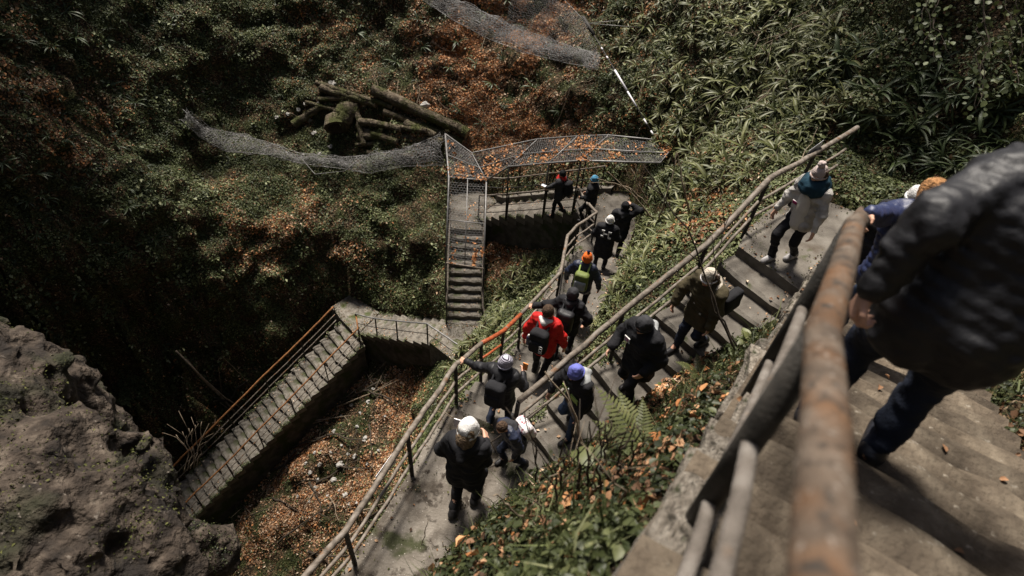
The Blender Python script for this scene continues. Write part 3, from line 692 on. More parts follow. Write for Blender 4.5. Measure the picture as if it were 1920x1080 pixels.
leaf_obj('leaf_litter', 'loose leaves and crumbs lying on the steps and landings', 'leaves', [leaves(P, np.tile([0, 0, 1.0], (len(P), 1)), RNG.uniform(.02, .07, len(P)), .35, .01, .65, .3)], M['deadleaf'])
P = np.concatenate([land_pts(5000, poly, z) for poly, z in LAND.values()])
leaf_obj('moss', 'moss along the edges of the landings', 'moss', [leaves(P, np.tile([0, 0, 1.0], (len(P), 1)), RNG.uniform(.015, .04, len(P)), .8, .03, .7, .3)], M['moss'])
# ------------------------------------------------------------------ ferns
def strap_fern(seed, nl, L0, m):
    rs = np.random.default_rng(seed); V = []; F = []; ns = 7
    for k in range(nl):
        az = (k+rs.uniform(-.4, .4)-(nl-1)/2)/nl*4.6+rs.normal(0, .25); L = L0*rs.uniform(.55, 1.2); wd = .036*rs.uniform(.75, 1.25)*L/.4
        el = rs.uniform(.2, 1.05); p = np.zeros(3); droop = rs.uniform(.9, 2.1)
        d = np.array([math.cos(az), math.sin(az), 0]); side = np.array([-math.sin(az), math.cos(az), 0]); o = len(V); tw = rs.uniform(-.9, .9); bend = rs.uniform(-.35, .35)
        for i in range(ns):
            t = i/(ns-1); e = el-droop*t*t
            wv_ = wd*.5*(min(1, .35+t*2.2))*(1-max(0, (t-.68)/.32)**1.5*.96)*(1+.1*math.sin(t*22+k))
            nrm = np.array([-math.sin(e)*d[0], -math.sin(e)*d[1], math.cos(e)])
            sd = side*math.cos(tw*t)+nrm*math.sin(tw*t)
            V += [p+sd*wv_+nrm*wv_*.35, p.copy(), p-sd*wv_+nrm*wv_*.35]
            p = p+(d*math.cos(e)+np.array([0, 0, math.sin(e)])+side*bend*t)*L/(ns-1)
        for i in range(ns-1):
            a = o+3*i; F += [(a, a+1, a+4, a+3), (a+1, a+2, a+5, a+4)]
    return new_mesh('strap_fern', V, F, m, smooth=True)
FERN = [strap_fern(100+k, 8+k % 6, .36+.04*(k % 4), M['fern']) for k in range(14)]
FERND = [strap_fern(200+k, 7+k % 5, .36+.04*(k % 4), M['fern_dark']) for k in range(9)]
fern_pts = []
FLM = [(1150, 90, 'beside the banded pole'), (1230, 250, 'near the pole foot'), (1260, 360, 'by the bare canes'), (1250, 20, 'near the top edge'), (1420, 20, 'high up the slope'), (1550, 60, 'below the dark overhang'), (1420, 160, 'in the middle of the slope'), (1330, 260, 'above the long railing'), (1480, 270, 'left of the sign plate'),
       (1600, 270, 'behind the pink bobble hat'), (1720, 280, 'behind the ginger hair'), (1850, 280, 'above the foreground man'), (1800, 130, 'in deep shade'), (1200, 470, 'level with the white cap'), (1140, 560, 'level with the orange hat'), (1000, 470, 'near the roofed steps'), (930, 580, 'beside the straight steps'), (880, 660, 'by the small landing'),
       (700, 60, 'up the middle'), (900, 100, 'below the hanging net'), (1050, 200, 'left of the pole'), (800, 200, 'above the long trunk'), (60, 80, 'high in the corner'), (250, 80, 'near the top'), (120, 250, 'by the orange leaves'), (300, 230, 'left of the draped net'), (60, 400, 'low on the left'), (220, 450, 'above the chasm'), (1350, 620, 'near the stone steps'), (1260, 720, 'near the feathery fern'), (1000, 720, 'by the striped hat')]
def put_fern(px, py, pool, label, group, rs, smin=.8, smax=1.25):
    g = ground_px(px, py)
    if g is None: return
    P, N, d = g
    if walk(np.array(P[0]), np.array(P[1]))[0] < .12: return
    nn = Vector(N*.75+np.array([0, 0, .55])).normalized()
    dn_ = Vector((N[0], N[1], -.6)); xx = (dn_-nn*dn_.dot(nn)).normalized(); yy = nn.cross(xx)
    q = Matrix(((xx.x, yy.x, nn.x), (xx.y, yy.y, nn.y), (xx.z, yy.z, nn.z))) @ Matrix.Rotation(rs.gauss(0, .7), 3, 'Z')
    o = link('strap_fern', rs.choice(pool), loc=P+N*.02); o.rotation_euler = q.to_euler(); o.scale = (rs.uniform(smin, smax),)*3
    lm = min(FLM, key=lambda q: (q[0]-px)**2+(q[1]-py)**2)[2]
    tag(o, label+' '+lm, 'fern', group)
def fern_zone(poly, n, pool, label, group, seed, mind, smin=.8, smax=1.25):
    rs = random.Random(seed); got = []; xs = [p[0] for p in poly]; ys = [p[1] for p in poly]; tries = 0
    while len(got) < n and tries < n*60:
        tries += 1
        x, y = rs.uniform(min(xs), max(xs)), rs.uniform(min(ys), max(ys))
        if not inpoly(np.array(x), np.array(y), poly): continue
        if any((x-a)**2+(y-b)**2 < mind*mind for a, b in got): continue
        got.append((x, y)); put_fern(x, y, pool, label, group, rs, smin, smax)
fern_zone([(1150, -20), (1560, -20), (1600, 150), (1480, 290), (1300, 400), (1250, 280), (1180, 200)], 135, FERN, 'glossy strap fern on the slope,', 'ferns on the slope behind the long railing', 1, 20, .8, 1.35)
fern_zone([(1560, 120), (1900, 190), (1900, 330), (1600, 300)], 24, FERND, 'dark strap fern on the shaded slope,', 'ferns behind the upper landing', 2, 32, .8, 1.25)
fern_zone([(1150, 400), (1330, 380), (1260, 470), (1120, 590), (1100, 560)], 24, FERN, 'strap fern between the two stairways,', 'ferns between the two stairways', 3, 22, .75, 1.1)
fern_zone([(850, 690), (900, 560), (1010, 440), (1030, 470), (960, 580), (880, 690)], 34, FERN, 'small strap fern below the orange rail,', 'ferns below the orange railing', 4, 15, .6, .95)
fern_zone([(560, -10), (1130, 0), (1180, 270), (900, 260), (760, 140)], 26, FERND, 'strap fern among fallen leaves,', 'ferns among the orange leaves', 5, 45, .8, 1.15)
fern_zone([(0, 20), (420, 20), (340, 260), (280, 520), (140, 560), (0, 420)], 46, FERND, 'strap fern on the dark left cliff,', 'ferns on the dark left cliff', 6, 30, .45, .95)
def fern_mass(label, poly, n, pool, seed, smin, smax, m):
    rs = random.Random(seed); xs = [p[0] for p in poly]; ys = [p[1] for p in poly]; VV = []; FF = []; off = 0; k = 0
    cache = [(np.array([v.co[:] for v in me.vertices]), np.array([p.vertices[:] for p in me.polygons])) for me in pool]
    while k < n:
        x, y = rs.uniform(min(xs), max(xs)), rs.uniform(min(ys), max(ys))
        if not inpoly(np.array(x), np.array(y), poly): continue
        k += 1; g = ground_px(x, y)
        if g is None or walk(np.array(g[0][0]), np.array(g[0][1]))[0] < .1: continue
        P, N, d = g; nn = Vector(N*.75+np.array([0, 0, .55])).normalized(); dn_ = Vector((N[0], N[1], -.6)); xx = (dn_-nn*dn_.dot(nn)).normalized(); yy = nn.cross(xx)
        q = np.array(Matrix(((xx.x, yy.x, nn.x), (xx.y, yy.y, nn.y), (xx.z, yy.z, nn.z))) @ Matrix.Rotation(rs.gauss(0, .8), 3, 'Z'))
        v, f = rs.choice(cache); VV.append((v*rs.uniform(smin, smax))@q.T+P); FF.append(f+off); off += len(v)
    o = link('strap_ferns', new_mesh('strap_ferns', np.concatenate(VV), np.concatenate(FF), m, smooth=True)); tag(o, label, 'ferns', kind='stuff')
fern_mass('mass of small strap ferns between the larger ones on the right slope', [(1150, -20), (1560, -20), (1640, 150), (1520, 290), (1330, 400), (1240, 420), (1180, 200)], 330, FERN, 21, .35, .95, M['fern'])
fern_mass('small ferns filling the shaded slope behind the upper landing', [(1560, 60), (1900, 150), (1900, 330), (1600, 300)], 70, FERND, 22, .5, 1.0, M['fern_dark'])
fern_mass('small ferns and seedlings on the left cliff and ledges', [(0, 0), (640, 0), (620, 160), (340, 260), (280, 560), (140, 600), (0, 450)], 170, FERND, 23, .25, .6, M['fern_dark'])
fern_mass('small ferns crowding the slope below the orange rail', [(850, 700), (900, 560), (1010, 440), (1040, 470), (960, 590), (880, 690)], 120, FERN, 24, .3, .65, M['fern'])
fern_mass('small ferns along the bank between the two stairways', [(1150, 400), (1330, 380), (1260, 480), (1110, 620), (1080, 640), (1100, 560)], 110, FERN, 25, .3, .75, M['fern'])
rs6 = random.Random(9)
for px, py in ((1290, 690), (1330, 620), (1380, 600), (1240, 730), (1010, 720), (800, 610)): put_fern(px, py, FERN, 'low strap fern on the bank edge,', 'ferns at the bank edge', rs6, .5, .75)
# feathered fern on the near bank: fronds with leaflets
def frond(L, seed, np_=17):
    rs = np.random.default_rng(seed); V = []; F = []
    pts = [np.array([L*t, 0, L*(.42*t-.5*t*t)]) for t in np.linspace(0, 1, np_+1)]
    v, f = tube(pts, np.linspace(.004, .001, np_+1), 4); V += v; F += f
    for i in range(2, np_):
        t = i/np_; ln = L*.27*math.sin(math.pi*min(1, .18+t*.86))**.8*(1.05-t*.55); p = pts[i]
        for s in (-1, 1):
            o = len(V); dr = np.array([.42, s*.9, -.12+rs.uniform(-.1, .1)]); dr /= np.linalg.norm(dr); w_ = np.array([.9, -s*.42, 0])*L*.021
            V += [p-w_*.6, p+w_*.6, p+dr*ln*.5+w_, p+dr*ln+np.array([0, 0, -.01]), p+dr*ln*.5-w_]
            F += [(o, o+1, o+2, o+4), (o+4, o+2, o+3)]
    return new_mesh('frond', V, F, M['fern'])
def feather_fern(px, py, n, L, label, spread=(0, 6.28)):
    g = ground_px(px, py)
    if g is None: return
    root = empty('feather_fern', g[0]+np.array([0, 0, .02])); tag(root, label, 'fern')
    fr = [frond(L*(.85+.15*k), 300+k) for k in range(3)]
    for k in range(n):
        o = link('frond', fr[k % 3], root); a = spread[0]+(spread[1]-spread[0])*k/max(1, n-1); o.rotation_euler = (0, -random.uniform(.25, .55), a)
feather_fern(1200, 850, 4, .4, 'feathery fern with long toothed fronds on the near bank', (1.5, 2.7))
feather_fern(1310, 705, 5, .32, 'small feathery fern beside the stone stair edge', (.5, 5))

# added trees, unseen above the frame, placed so their crowns shade the side walls
def add_shade_tree(label, foot, crown, rad, n, seed):
    rs = np.random.default_rng(seed); foot = np.array(foot, float); foot[2] = ground(foot[0], foot[1])[0][2]-.3; crown = np.array(crown, float)
    root = empty('shade_tree', foot); tag(root, label, 'shade_tree')
    top = crown+np.array([0, 0, rad*.3]); pts = resample([foot, foot*.5+crown*.5+np.array([.2, .1, .6]), top], 8); parts = [tube(pts, np.linspace(.3, .06, 8), 8)]
    tips = []
    for k in range(16):
        a = pts[3+k % 5]; d = rs.normal(0, 1, 3); d[2] = abs(d[2])*.4; b = crown+unit__(d)*rad*rs.uniform(.5, .95); parts.append(tube([a, a*.45+b*.55+np.array([0, 0, .3]), b], [.09, .05, .015], 5)); tips.append(b)
    v, f = join(parts); o = obj('trunk', v, f, M['bark'], root, smooth=True); o.location = -root.location
    tips = np.array(tips+[crown]*4); c = tips[rs.integers(0, len(tips), n)]+rs.normal(0, rad*.24, (n, 3))
    lv, lf, lr = leaves(c, rs.normal(0, 1, (n, 3)), rs.uniform(.1, .2, n), .3, .0, .6, .2)
    me = new_mesh('crown', lv, lf, M['cover']); at = me.attributes.new('rnd', 'FLOAT', 'FACE'); at.data.foreach_set('value', lr.astype(np.float32)); o = link('crown', me, root); o.location = -root.location
def unit__(v): return v/np.linalg.norm(v)
add_shade_tree('added unseen leafy tree on the rim above the right wall', (10.5, 17.5, 0), (6.8, 15.5, 4.2), 3.0, 9000, 5)
add_shade_tree('added unseen leafy tree on the rim above the left cliff', (-17, 20, 0), (-13.5, 17.5, 5.5), 4.0, 11000, 6)

# ivy hanging in front of the dark wall at the right
iv = empty('ivy', ats(1850, -60, 6.2)); tag(iv, 'hanging ivy with pale leaves against the dark wall at upper right', 'ivy')
_r = np.random.default_rng(44); _lp = []
for k in range(9):
    x0 = _r.uniform(1740, 1935); y1 = _r.uniform(60, 230); s_ = _r.uniform(5.8, 7.4)
    pts = resample([ats(x0+_r.uniform(-15, 15), -80, s_), ats(x0+_r.uniform(-20, 20), y1*.5, s_), ats(x0+_r.uniform(-25, 25), y1, s_*.99)], 14); pts[1:-1] += _r.normal(0, .02, (12, 3))
    v, f = tube(pts, np.linspace(.008, .003, 14), 5); o = obj('stem', v, f, M['twig_dark'], iv, smooth=True); o.location = -iv.location
    q = pts[_r.integers(0, 14, 34)]+_r.normal(0, .07, (34, 3)); _lp.append(q)
_lp = np.concatenate(_lp)
lv, lf, lr = leaves(_lp, np.tile([-.35, -.6, .75], (len(_lp), 1)), _r.uniform(.04, .075, len(_lp)), .6, .0, .85, .2, six=True)
me = new_mesh('foliage', lv, lf, M['cover']); at = me.attributes.new('rnd', 'FLOAT', 'FACE'); at.data.foreach_set('value', (.1+.45*lr).astype(np.float32)); o = link('foliage', me, iv); o.location = -iv.location; o['kind'] = 'stuff'

# living moss on the two near rocks
for ro, RV, RF, n, thr, nm in ((rock_o, rock_V, rock_F, 9000, .05, 'moss'), (rock2_o, rock2_V, rock2_F, 6000, -.6, 'moss')):
    v = RV[RF]; c = v.mean(1); nr_ = np.cross(v[:, 2]-v[:, 0], v[:, 3]-v[:, 1]); ar = np.linalg.norm(nr_, axis=1)+1e-9; nr_ = nr_/ar[:, None]
    wgt = ar*np.clip(nr_[:, 2]-.15, 0, 1)*np.clip(fbm(c*1.6, 3, 301)-thr, 0, 1)*(np.linalg.norm(c, axis=1) < 8.5); wgt = wgt/wgt.sum(); q = RNG.choice(len(c), n, p=wgt)
    lv, lf, lr = leaves(c[q]+RNG.normal(0, .025, (n, 3)), nr_[q], RNG.uniform(.012, .035, n), .9, .03, .6, .3); me = new_mesh(nm, lv, lf, M['cover_near'] if ro is rock2_o else M['moss']); at = me.attributes.new('rnd', 'FLOAT', 'FACE'); at.data.foreach_set('value', lr.astype(np.float32)); o = link(nm, me, ro); o.location = -ro.location; o['kind'] = 'stuff'
# ------------------------------------------------------------------ railings
def railing(label, feet, heights, rails, postm, post_r=.024, start=None, end=None, name='railing'):
    """feet: post foot points; heights: post height for each; rails: list of (part name, fraction of height, radius, material[, i0, i1])"""
    feet = [np.array(f, float) for f in feet]
    hs = [heights]*len(feet) if np.isscalar(heights) else heights
    root = empty(name, feet[0]); tag(root, label, 'railing'); rs = random.Random(len(label))
    tilt = [np.array([rs.uniform(-.03, .03), rs.uniform(-.03, .03), 0]) for _ in feet]
    for f, h, tl in zip(feet, hs, tilt):
        v, F = tube([f-np.array([0, 0, .12]), f+tl*h*.5+np.array([0, 0, h*.5]), f+tl*h+np.array([0, 0, h-.01])], post_r, 8)
        o = obj('post', v, F, postm, root, smooth=False); o.location = -root.location
    for r in rails:
        nm, fr, rad, m = r[:4]; i0, i1 = (r[4], r[5]) if len(r) > 4 else (0, len(feet)-1)
        pts = [feet[i]+tilt[i]*hs[i]*fr+np.array([0, 0, hs[i]*fr]) for i in range(i0, i1+1)]
        if start is not None and i0 == 0: pts = [np.array(start)+np.array([0, 0, hs[0]*fr])]+pts
        if end is not None and i1 == len(feet)-1: pts = pts+[np.array(end)+np.array([0, 0, hs[-1]*fr])]
        dense = []
        for a, b in zip(pts[:-1], pts[1:]):
            k = max(2, int(np.linalg.norm(b-a)/.22))
            for j in range(k):
                t = j/k; q = a+(b-a)*t
                if j: q = q+np.array([rs.gauss(0, .004), rs.gauss(0, .004), rs.gauss(0, .004)-.012*math.sin(math.pi*t)])
                dense.append(q)
        dense.append(pts[-1])
        v, F = tube(dense, rad, 10)
        o = obj(nm, v, F, m, root, smooth=True); o.location = -root.location
    return root
def up(p, z): return np.array([p[0], p[1], p[2]+z])
# near railing (leans out under the lens)
nr = empty('railing', (*pA1, -2.15)); tag(nr, 'thick rusty handrail with three pipes in the right foreground', 'railing')
P1f, P1t = np.array([1.165, 1.65, -2.2]), np.array([1.172, 1.655, -1.15])
P2f, P2t = np.array([.60, .76, -1.75]), np.array([.605, .765, -.79])
p0t = ats(1542, 1085, .55)
dirn = (p0t-P2t)/np.linalg.norm(p0t-P2t)
def part_tube(nm, pts, r, m, parent, sides=14, n=None):
    pts = resample(pts, n) if n else pts
    v, F = tube(pts, r, sides); o = obj(nm, v, F, m, parent, smooth=True); o.location = -parent.location; return o
far_end = np.array([*fa(6.0, .02), -4.3])
part_tube('top_rail', [p0t+dirn*.9, p0t+dirn*.3, p0t, p0t*.5+P2t*.5+np.array([0, 0, .008]), P2t, P2t*.5+P1t*.5+np.array([0, .0, .012]), P1t, P1t+np.array([.06, .07, -.03]), P1t*.5+far_end*.5, far_end], .033, M['iron_near'], nr, 18)
for fr, nm, rad in ((.6, 'middle_rail', .0215), (.28, 'lower_rail', .0205)):
    a = P1f*(1-fr)+P1t*fr; b = P2f*(1-fr)+P2t*fr
    e = {.6: ats(1345, 1110, .98), .28: ats(1275, 1110, 1.3)}[fr]
    far = far_end-np.array([0, 0, (1-fr)*.95])
    part_tube(nm, [e+(e-b)*.8, e, (e+b)/2+np.array([.004, 0, .006]), b, (a+b)/2+np.array([.006, 0, -.008]), a, a*.5+far*.5, far], rad, M['iron_pale'], nr, 12)
part_tube('post', [P1f, P1t], .034, M['iron_dark'], nr); part_tube('post', [P2f, P2t], .034, M['iron_dark'], nr)
for t in (3.0, 5.9):
    f = np.array([*fa(t, .02), FA.zline(t+3.1)-.1]); part_tube('post', [f, up(f, 1.0)], .03, M['iron_dark'], nr)

# long railing of the flight with the woman in white
hw = FB.w/2-.05
feetB = [np.array([4.37, 7.85, -5.2]), np.array([3.45, 7.03, -5.2]), FB.pt(.95, -hw, -.02), FB.pt(2.3, -hw, -.02), FB.pt(3.95, -hw, -.02)]
railing('long weathered railing beside the flight below the woman in white', feetB, [.97, .97, 1.0, 1.0, .97],
        [('top_rail', 1.0, .041, M['iron']), ('middle_rail', .6, .022, M['iron']), ('lower_rail', .28, .022, M['iron'])], M['iron_dark'], .03, start=(5.3, 8.7, -5.15))
# railing of the broad landing and the flight going away
fC = [np.array([-2.75, .35, -7.0]), np.array([-1.53, 2.4, -7.0]), np.array([-1.08, 3.55, -7.0]), FD1.pt(.18, .55), FD1.pt(1.0, .55), FD1.pt(1.75, .55), FD1.pt(2.65, .55), np.array([.93, 8.35, -8.53]), FD2.pt(.25, .58), FD2.pt(1.5, .58), np.array([*atz(1121, 397, -8.9)[:2], -9.88]), np.array([*atz(1103, 383, -8.97)[:2], -9.95])]
railing('crooked pipe railing with an orange stretch beside the walkers', fC, [.95]*11+[1.0],
        [('top_rail', 1.0, .036, M['iron'], 0, 4), ('orange_rail', 1.0, .037, M['iron_orange'], 4, 6), ('top_rail', 1.0, .036, M['iron'], 6, 11),
         ('middle_rail', .62, .021, M['iron'], 0, 4), ('orange_rail', .62, .022, M['iron_orange'], 4, 5), ('middle_rail', .62, .021, M['iron'], 5, 11), ('lower_rail', .3, .021, M['iron'])], M['iron_dark'], .028)
# roofed flight: near side and far side
hE = FE.w/2-.05
fE = [FE.pt(.35, hE), FE.pt(1.35, hE), FE.pt(2.75, hE), FE.pt(3.95, hE)]
railing('dark railing along the near side of the roofed steps', fE, [.95, .95, .95, .95], [('top_rail', 1, .03, M['iron']), ('middle_rail', .55, .018, M['iron']), ('lower_rail', .25, .016, M['iron_dark'])], M['iron_dark'], .024, start=fC[-1])
fE2 = [FE.pt(.2, -hE-.12, .25), FE.pt(1.4, -hE-.12, .25), FE.pt(2.7, -hE-.12, .25), FE.pt(3.9, -hE-.12, .25), np.array([-2.35, 17.35, -12.2])]
railing('thin railing on the wall behind the roofed steps', fE2, .75, [('top_rail', 1, .024, M['iron']), ('middle_rail', .45, .016, M['iron_dark'])], M['iron_dark'], .02)
# back kerb of the roofed flight
kv = []
for t in np.linspace(-.2, 4.1, 14):
    for u, dz in ((-hE-.02, -.4), (-hE-.02, .22), (-hE-.3, .24), (-hE-.3, -.6)):
        p = FE.pt(t, u); kv.append((p[0], p[1], p[2]+dz))
kf = [(i*4+k, i*4+k+1, (i+1)*4+k+1, (i+1)*4+k) for i in range(13) for k in range(3)]
tag(obj('kerb_wall', kv, kf, M['concrete']), 'low concrete kerb wall behind the roofed steps', 'wall')
# straight steps: both sides
fF = [FF.pt(-.15, -.57), FF.pt(.9, -.57), FF.pt(1.8, -.57), FF.pt(2.55, -.57)]
railing('pale pipe handrail on the left of the straight steps', fF, .92, [('top_rail', 1, .032, M['iron']), ('middle_rail', .5, .018, M['iron'])], M['iron_dark'], .024)
fF = [FF.pt(-.15, .57), FF.pt(.9, .57), FF.pt(1.8, .57), FF.pt(2.6, .6)]
railing('pale pipe handrail on the right of the straight steps', fF, .92, [('top_rail', 1, .032, M['iron']), ('middle_rail', .5, .018, M['iron'])], M['iron_dark'], .024, end=(-.55, 11.9, -14.6))
# short mossy steps
hG = FG.w/2-.04
fG = [FG.pt(3.05, hG+.02), FG.pt(2.25, hG), FG.pt(1.35, hG), FG.pt(.1, hG)]
railing('pale bent railing with four dark posts beside the short mossy steps', fG, [.98, .92, .92, .92], [('top_rail', 1, .026, M['wire']), ('middle_rail', .5, .014, M['iron_dark'])], M['iron_dark'], .026, end=(-1.25, 10.95, -14.3))
# long dark flight
hH = FH.w/2-.05
fH = [FH.pt(t, hH) for t in (.1, 1.5, 2.9, 4.2, 5.4, 6.6, 8.0)]
railing('rusty railing on the pit side of the long dark flight', fH, .92, [('top_rail', 1, .028, M['iron_rust']), ('middle_rail', .58, .016, M['iron']), ('lower_rail', .26, .016, M['iron'])], M['iron_dark'], .022, start=fG[0])
fH = [FH.pt(t, -hH-.06) for t in (.15, 1.6, 3.1, 4.6, 6.2, 8.0)]
railing('orange rusted railing on the cliff side of the long dark flight', fH, .92, [('top_rail', 1, .034, M['iron_rust']), ('middle_rail', .58, .017, M['iron']), ('lower_rail', .26, .017, M['iron'])], M['iron_dark'], .022)
# small notices tied to the railings
def notice(label, a, b, drop, m, name='notice'):
    a = np.array(a); b = np.array(b); d = b-a; dn = np.array([0, 0, -1.0]); n = np.cross(d, dn); n /= np.linalg.norm(n)
    V = []; k = 5
    for s in (1, -1):
        for j in range(k):
            for i in range(k):
                u, v = i/(k-1), j/(k-1); V.append(a+d*u+(dn*drop)*v+n*(s*.0015+.02*math.sin(u*3+v*2)*v))
    F = [(j*k+i, j*k+i+1, (j+1)*k+i+1, (j+1)*k+i) for j in range(k-1) for i in range(k-1)]
    F += [tuple(q+k*k for q in f[::-1]) for f in F]
    for e in ([i for i in range(k)], [(k-1)*k+i for i in range(k)], [j*k for j in range(k)], [j*k+k-1 for j in range(k)]):
        F += [(x, y, y+k*k, x+k*k) for x, y in zip(e[:-1], e[1:])]
    o = obj(name, V, F, m); return tag(o, label, 'sign'), a, d, dn, n
M['paper'] = mat('paper', [(.3, (.5, .5, .54)), (.7, (.64, .64, .68))], scale=5, bump=.1, rough=.35, spec=.5)
M['ink'] = mat('ink', [(.3, (.05, .05, .06)), (.7, (.09, .09, .1))], scale=5, bump=0, rough=.6)
na = fC[1]*.46+fC[2]*.54+np.array([-.05, 0, .93]); nb = fC[1]*.18+fC[2]*.82+np.array([-.045, 0, .93])
no, a, d, dn, n = notice('white laminated notice on the railing beside the broad landing', na, nb, .2, M['paper'])
for k in range(4):
    q = a+dn*(.05+k*.033)+n*.004; V = [q+d*.15, q+d*(.8-.1*(k % 2)), q+d*(.8-.1*(k % 2))+dn*.008, q+d*.15+dn*.008]
    V = V+[v-n*.0082 for v in V]
    obj('print_line', V, [(0, 1, 2, 3), (7, 6, 5, 4)], M['ink'], no)
sa = feetB[0]+np.array([-.16, -.1, 1.05]); sb = feetB[0]+np.array([.1, .12, 1.13])
no, a, d, dn, n = notice('small grey sign plate on the railing beside the white pompom hat', sa, sb, .22, M['paper'])
q = a+dn*.08+d*.35
V = [q, q+d*.3, q+d*.3+dn*.05, q+dn*.05]; V = [v+n*.006 for v in V]+[v-n*.006 for v in V]
obj('print_line', V, [(0, 1, 2, 3), (7, 6, 5, 4)], M['ink'], no)
# ------------------------------------------------------------------ wire mesh
def wires(A, B, r):
    A = np.asarray(A, float); B = np.asarray(B, float); d = B-A; L = np.linalg.norm(d, axis=1); ok = L > 1e-5; A, B, d, L = A[ok], B[ok], d[ok], L[ok]
    d /= L[:, None]; ref = np.where(np.abs(d[:, 2:3]) < .9, np.array([[0, 0, 1.0]]), np.array([[1.0, 0, 0]]))
    n = np.cross(d, ref); n /= np.linalg.norm(n, axis=1)[:, None]; b = np.cross(d, n); V = []
    for P in (A, B):
        for k in range(3):
            a = 2*math.pi*k/3; V.append(P+r*(math.cos(a)*n+math.sin(a)*b))
    m = len(A); V = np.stack(V, 1).reshape(-1, 3); o = np.arange(m)[:, None]*6
    F = np.concatenate([o+np.array([k, (k+1) % 3, 3+(k+1) % 3, 3+k]) for k in range(3)])
    return V, F
def hexnet(S, lu, lv, cell, r, jit=0.0, seed=0, keep=None):
    """S(u, v) maps [0,1]^2 arrays to points; lu, lv real lengths; hexagonal wire cells"""
    rs = np.random.default_rng(seed)
    nu = int(lu/(cell*.866)); nv = int(lv/(cell*.75)); A = []; B = []
    nodes = {}
    def nd(i, j):   # brick lattice: hexagons as shifted bricks
        if (i, j) not in nodes:
            off = .25*cell*(1 if (i+j) % 2 else -1)*.5
            nodes[(i, j)] = ((i*cell*.5*1.0)+rs.normal(0, jit), j*cell*.75+off+rs.normal(0, jit))
        return nodes[(i, j)]
    nu = int(lu/(cell*.5)); E = []
    for j in range(nv+1):
        for i in range(nu+1):
            if i < nu: E.append((nd(i, j), nd(i+1, j)))
            if j < nv and (i+j) % 2: E.append((nd(i, j), nd(i, j+1)))
    E = np.array(E); a, b = E[:, 0], E[:, 1]
    f = lambda q: S(np.clip(q[:, 0]/lu, 0, 1), np.clip(q[:, 1]/lv, 0, 1))
    PA, PB = f(a), f(b)
    if keep is not None:
        k = keep((a[:, 0]/lu), (a[:, 1]/lv)); PA, PB = PA[k], PB[k]
    return wires(PA, PB, r)
def bil(p00, p10, p01, p11, sag=0.0, nz_=0.0, seed=0):
    p00, p10, p01, p11 = [np.array(p, float) for p in (p00, p10, p01, p11)]
    def S(u, v):
        u = u[:, None]; v = v[:, None]
        P = (p00*(1-u)+p10*u)*(1-v)+(p01*(1-u)+p11*u)*v
        P[:, 2] -= sag*4*(u*(1-u))[:, 0]*.5+sag*4*(v*(1-v))[:, 0]*.5
        if nz_: P = P+np.stack([fbm(P*1.7, 2, seed+k) for k in range(3)], 1)*nz_
        return P
    return S
def strip(top, bot, bulge, nz_, seed, fr=1.7):
    T = np.array(top, float); B = np.array(bot, float)
    def poly(P, u):
        d = np.r_[0, np.cumsum(np.linalg.norm(np.diff(P, axis=0), axis=1))]; d /= d[-1]
        return np.stack([np.interp(u, d, P[:, k]) for k in range(3)], 1)
    def S(u, v):
        a, b = poly(T, u), poly(B, u); P = a*(1-v[:, None])+b*v[:, None]
        toc = -P/np.linalg.norm(P, axis=1)[:, None]
        P = P+toc*(bulge*np.sin(np.pi*v))[:, None]
        return P+np.stack([fbm(P*fr, 3, seed+k) for k in range(3)], 1)*nz_
    return S
# roof over the steps (frame of pipes, wire mesh, fallen leaves caught on it)
def eN(t, dz): p = FE.pt(t, hE+.08); return np.array([p[0], p[1], p[2]+dz])
def eF(t, dz): p = FE.pt(t, -hE-.25); return np.array([p[0], p[1], p[2]+dz])
nearE = [np.array([3.6, 13.3, -7.85]), eN(.35, 1.85), eN(1.35, 1.92), eN(2.75, 2.0), np.array([-1.12, 15.35, -10.25])]
farE = [np.array([4.15, 14.3, -7.75]), eF(.35, 2.0), eF(1.35, 2.15), eF(2.75, 2.3), np.array([-1.75, 16.75, -10.15])]
cornL = np.array([-2.75, 17.5, -9.95]); cornN = np.array([-2.32, 15.35, -10.25])
fEndL = np.array([-2.12, 13.1, -11.9]); fEndR = np.array([-.93, 13.05, -11.95])
roof = empty('mesh_roof', eN(2.0, -.0)); tag(roof, 'L-shaped wire mesh rockfall roof on pipe frames over the far steps', 'roof')
def rp(nm, v, F, m, smooth=False):
    o = obj(nm, v, F, m, roof, smooth=smooth); o.location = -roof.location; return o
def rt(nm, pts, r, m):
    v, F = tube(pts, r, 7); return rp(nm, v, F, m, True)
rt('frame_bar', nearE, .026, M['wire']); rt('frame_bar', [nearE[-1], cornN], .022, M['wire'])
rt('frame_bar', farE+[cornL], .024, M['wire']); rt('frame_bar', [(a*.55+b*.45) for a, b in zip(nearE, farE)]+[cornL*.5+cornN*.5], .018, M['wire'])
rt('frame_bar', [cornL, cornN, fEndL], .03, M['wire']); rt('frame_bar', [nearE[-1], fEndR], .026, M['wire'])
rt('frame_bar', [fEndL, fEndR], .03, M['iron']); rt('frame_bar', [(cornN+nearE[-1])/2, (fEndL+fEndR)/2], .016, M['wire'])
for a, b in zip(nearE, farE): rt('cross_bar', [a, b], .018, M['wire'])
for k in (.5,):
    rt('cross_bar', [cornN*(1-k)+fEndL*k, nearE[-1]*(1-k)+fEndR*k], .016, M['wire'])
for t, h in ((.35, 1.85), (1.35, 1.92), (2.75, 2.0)):
    rt('post', [FE.pt(t, hE+.06, -.1), eN(t, h)], .027, M['iron_dark'])
for t, h in ((.9, 2.05), (2.1, 2.2), (3.3, 2.3)):
    rt('post', [FE.pt(t, -hE-.2, .1), eF(t, h)], .024, M['iron_dark'])
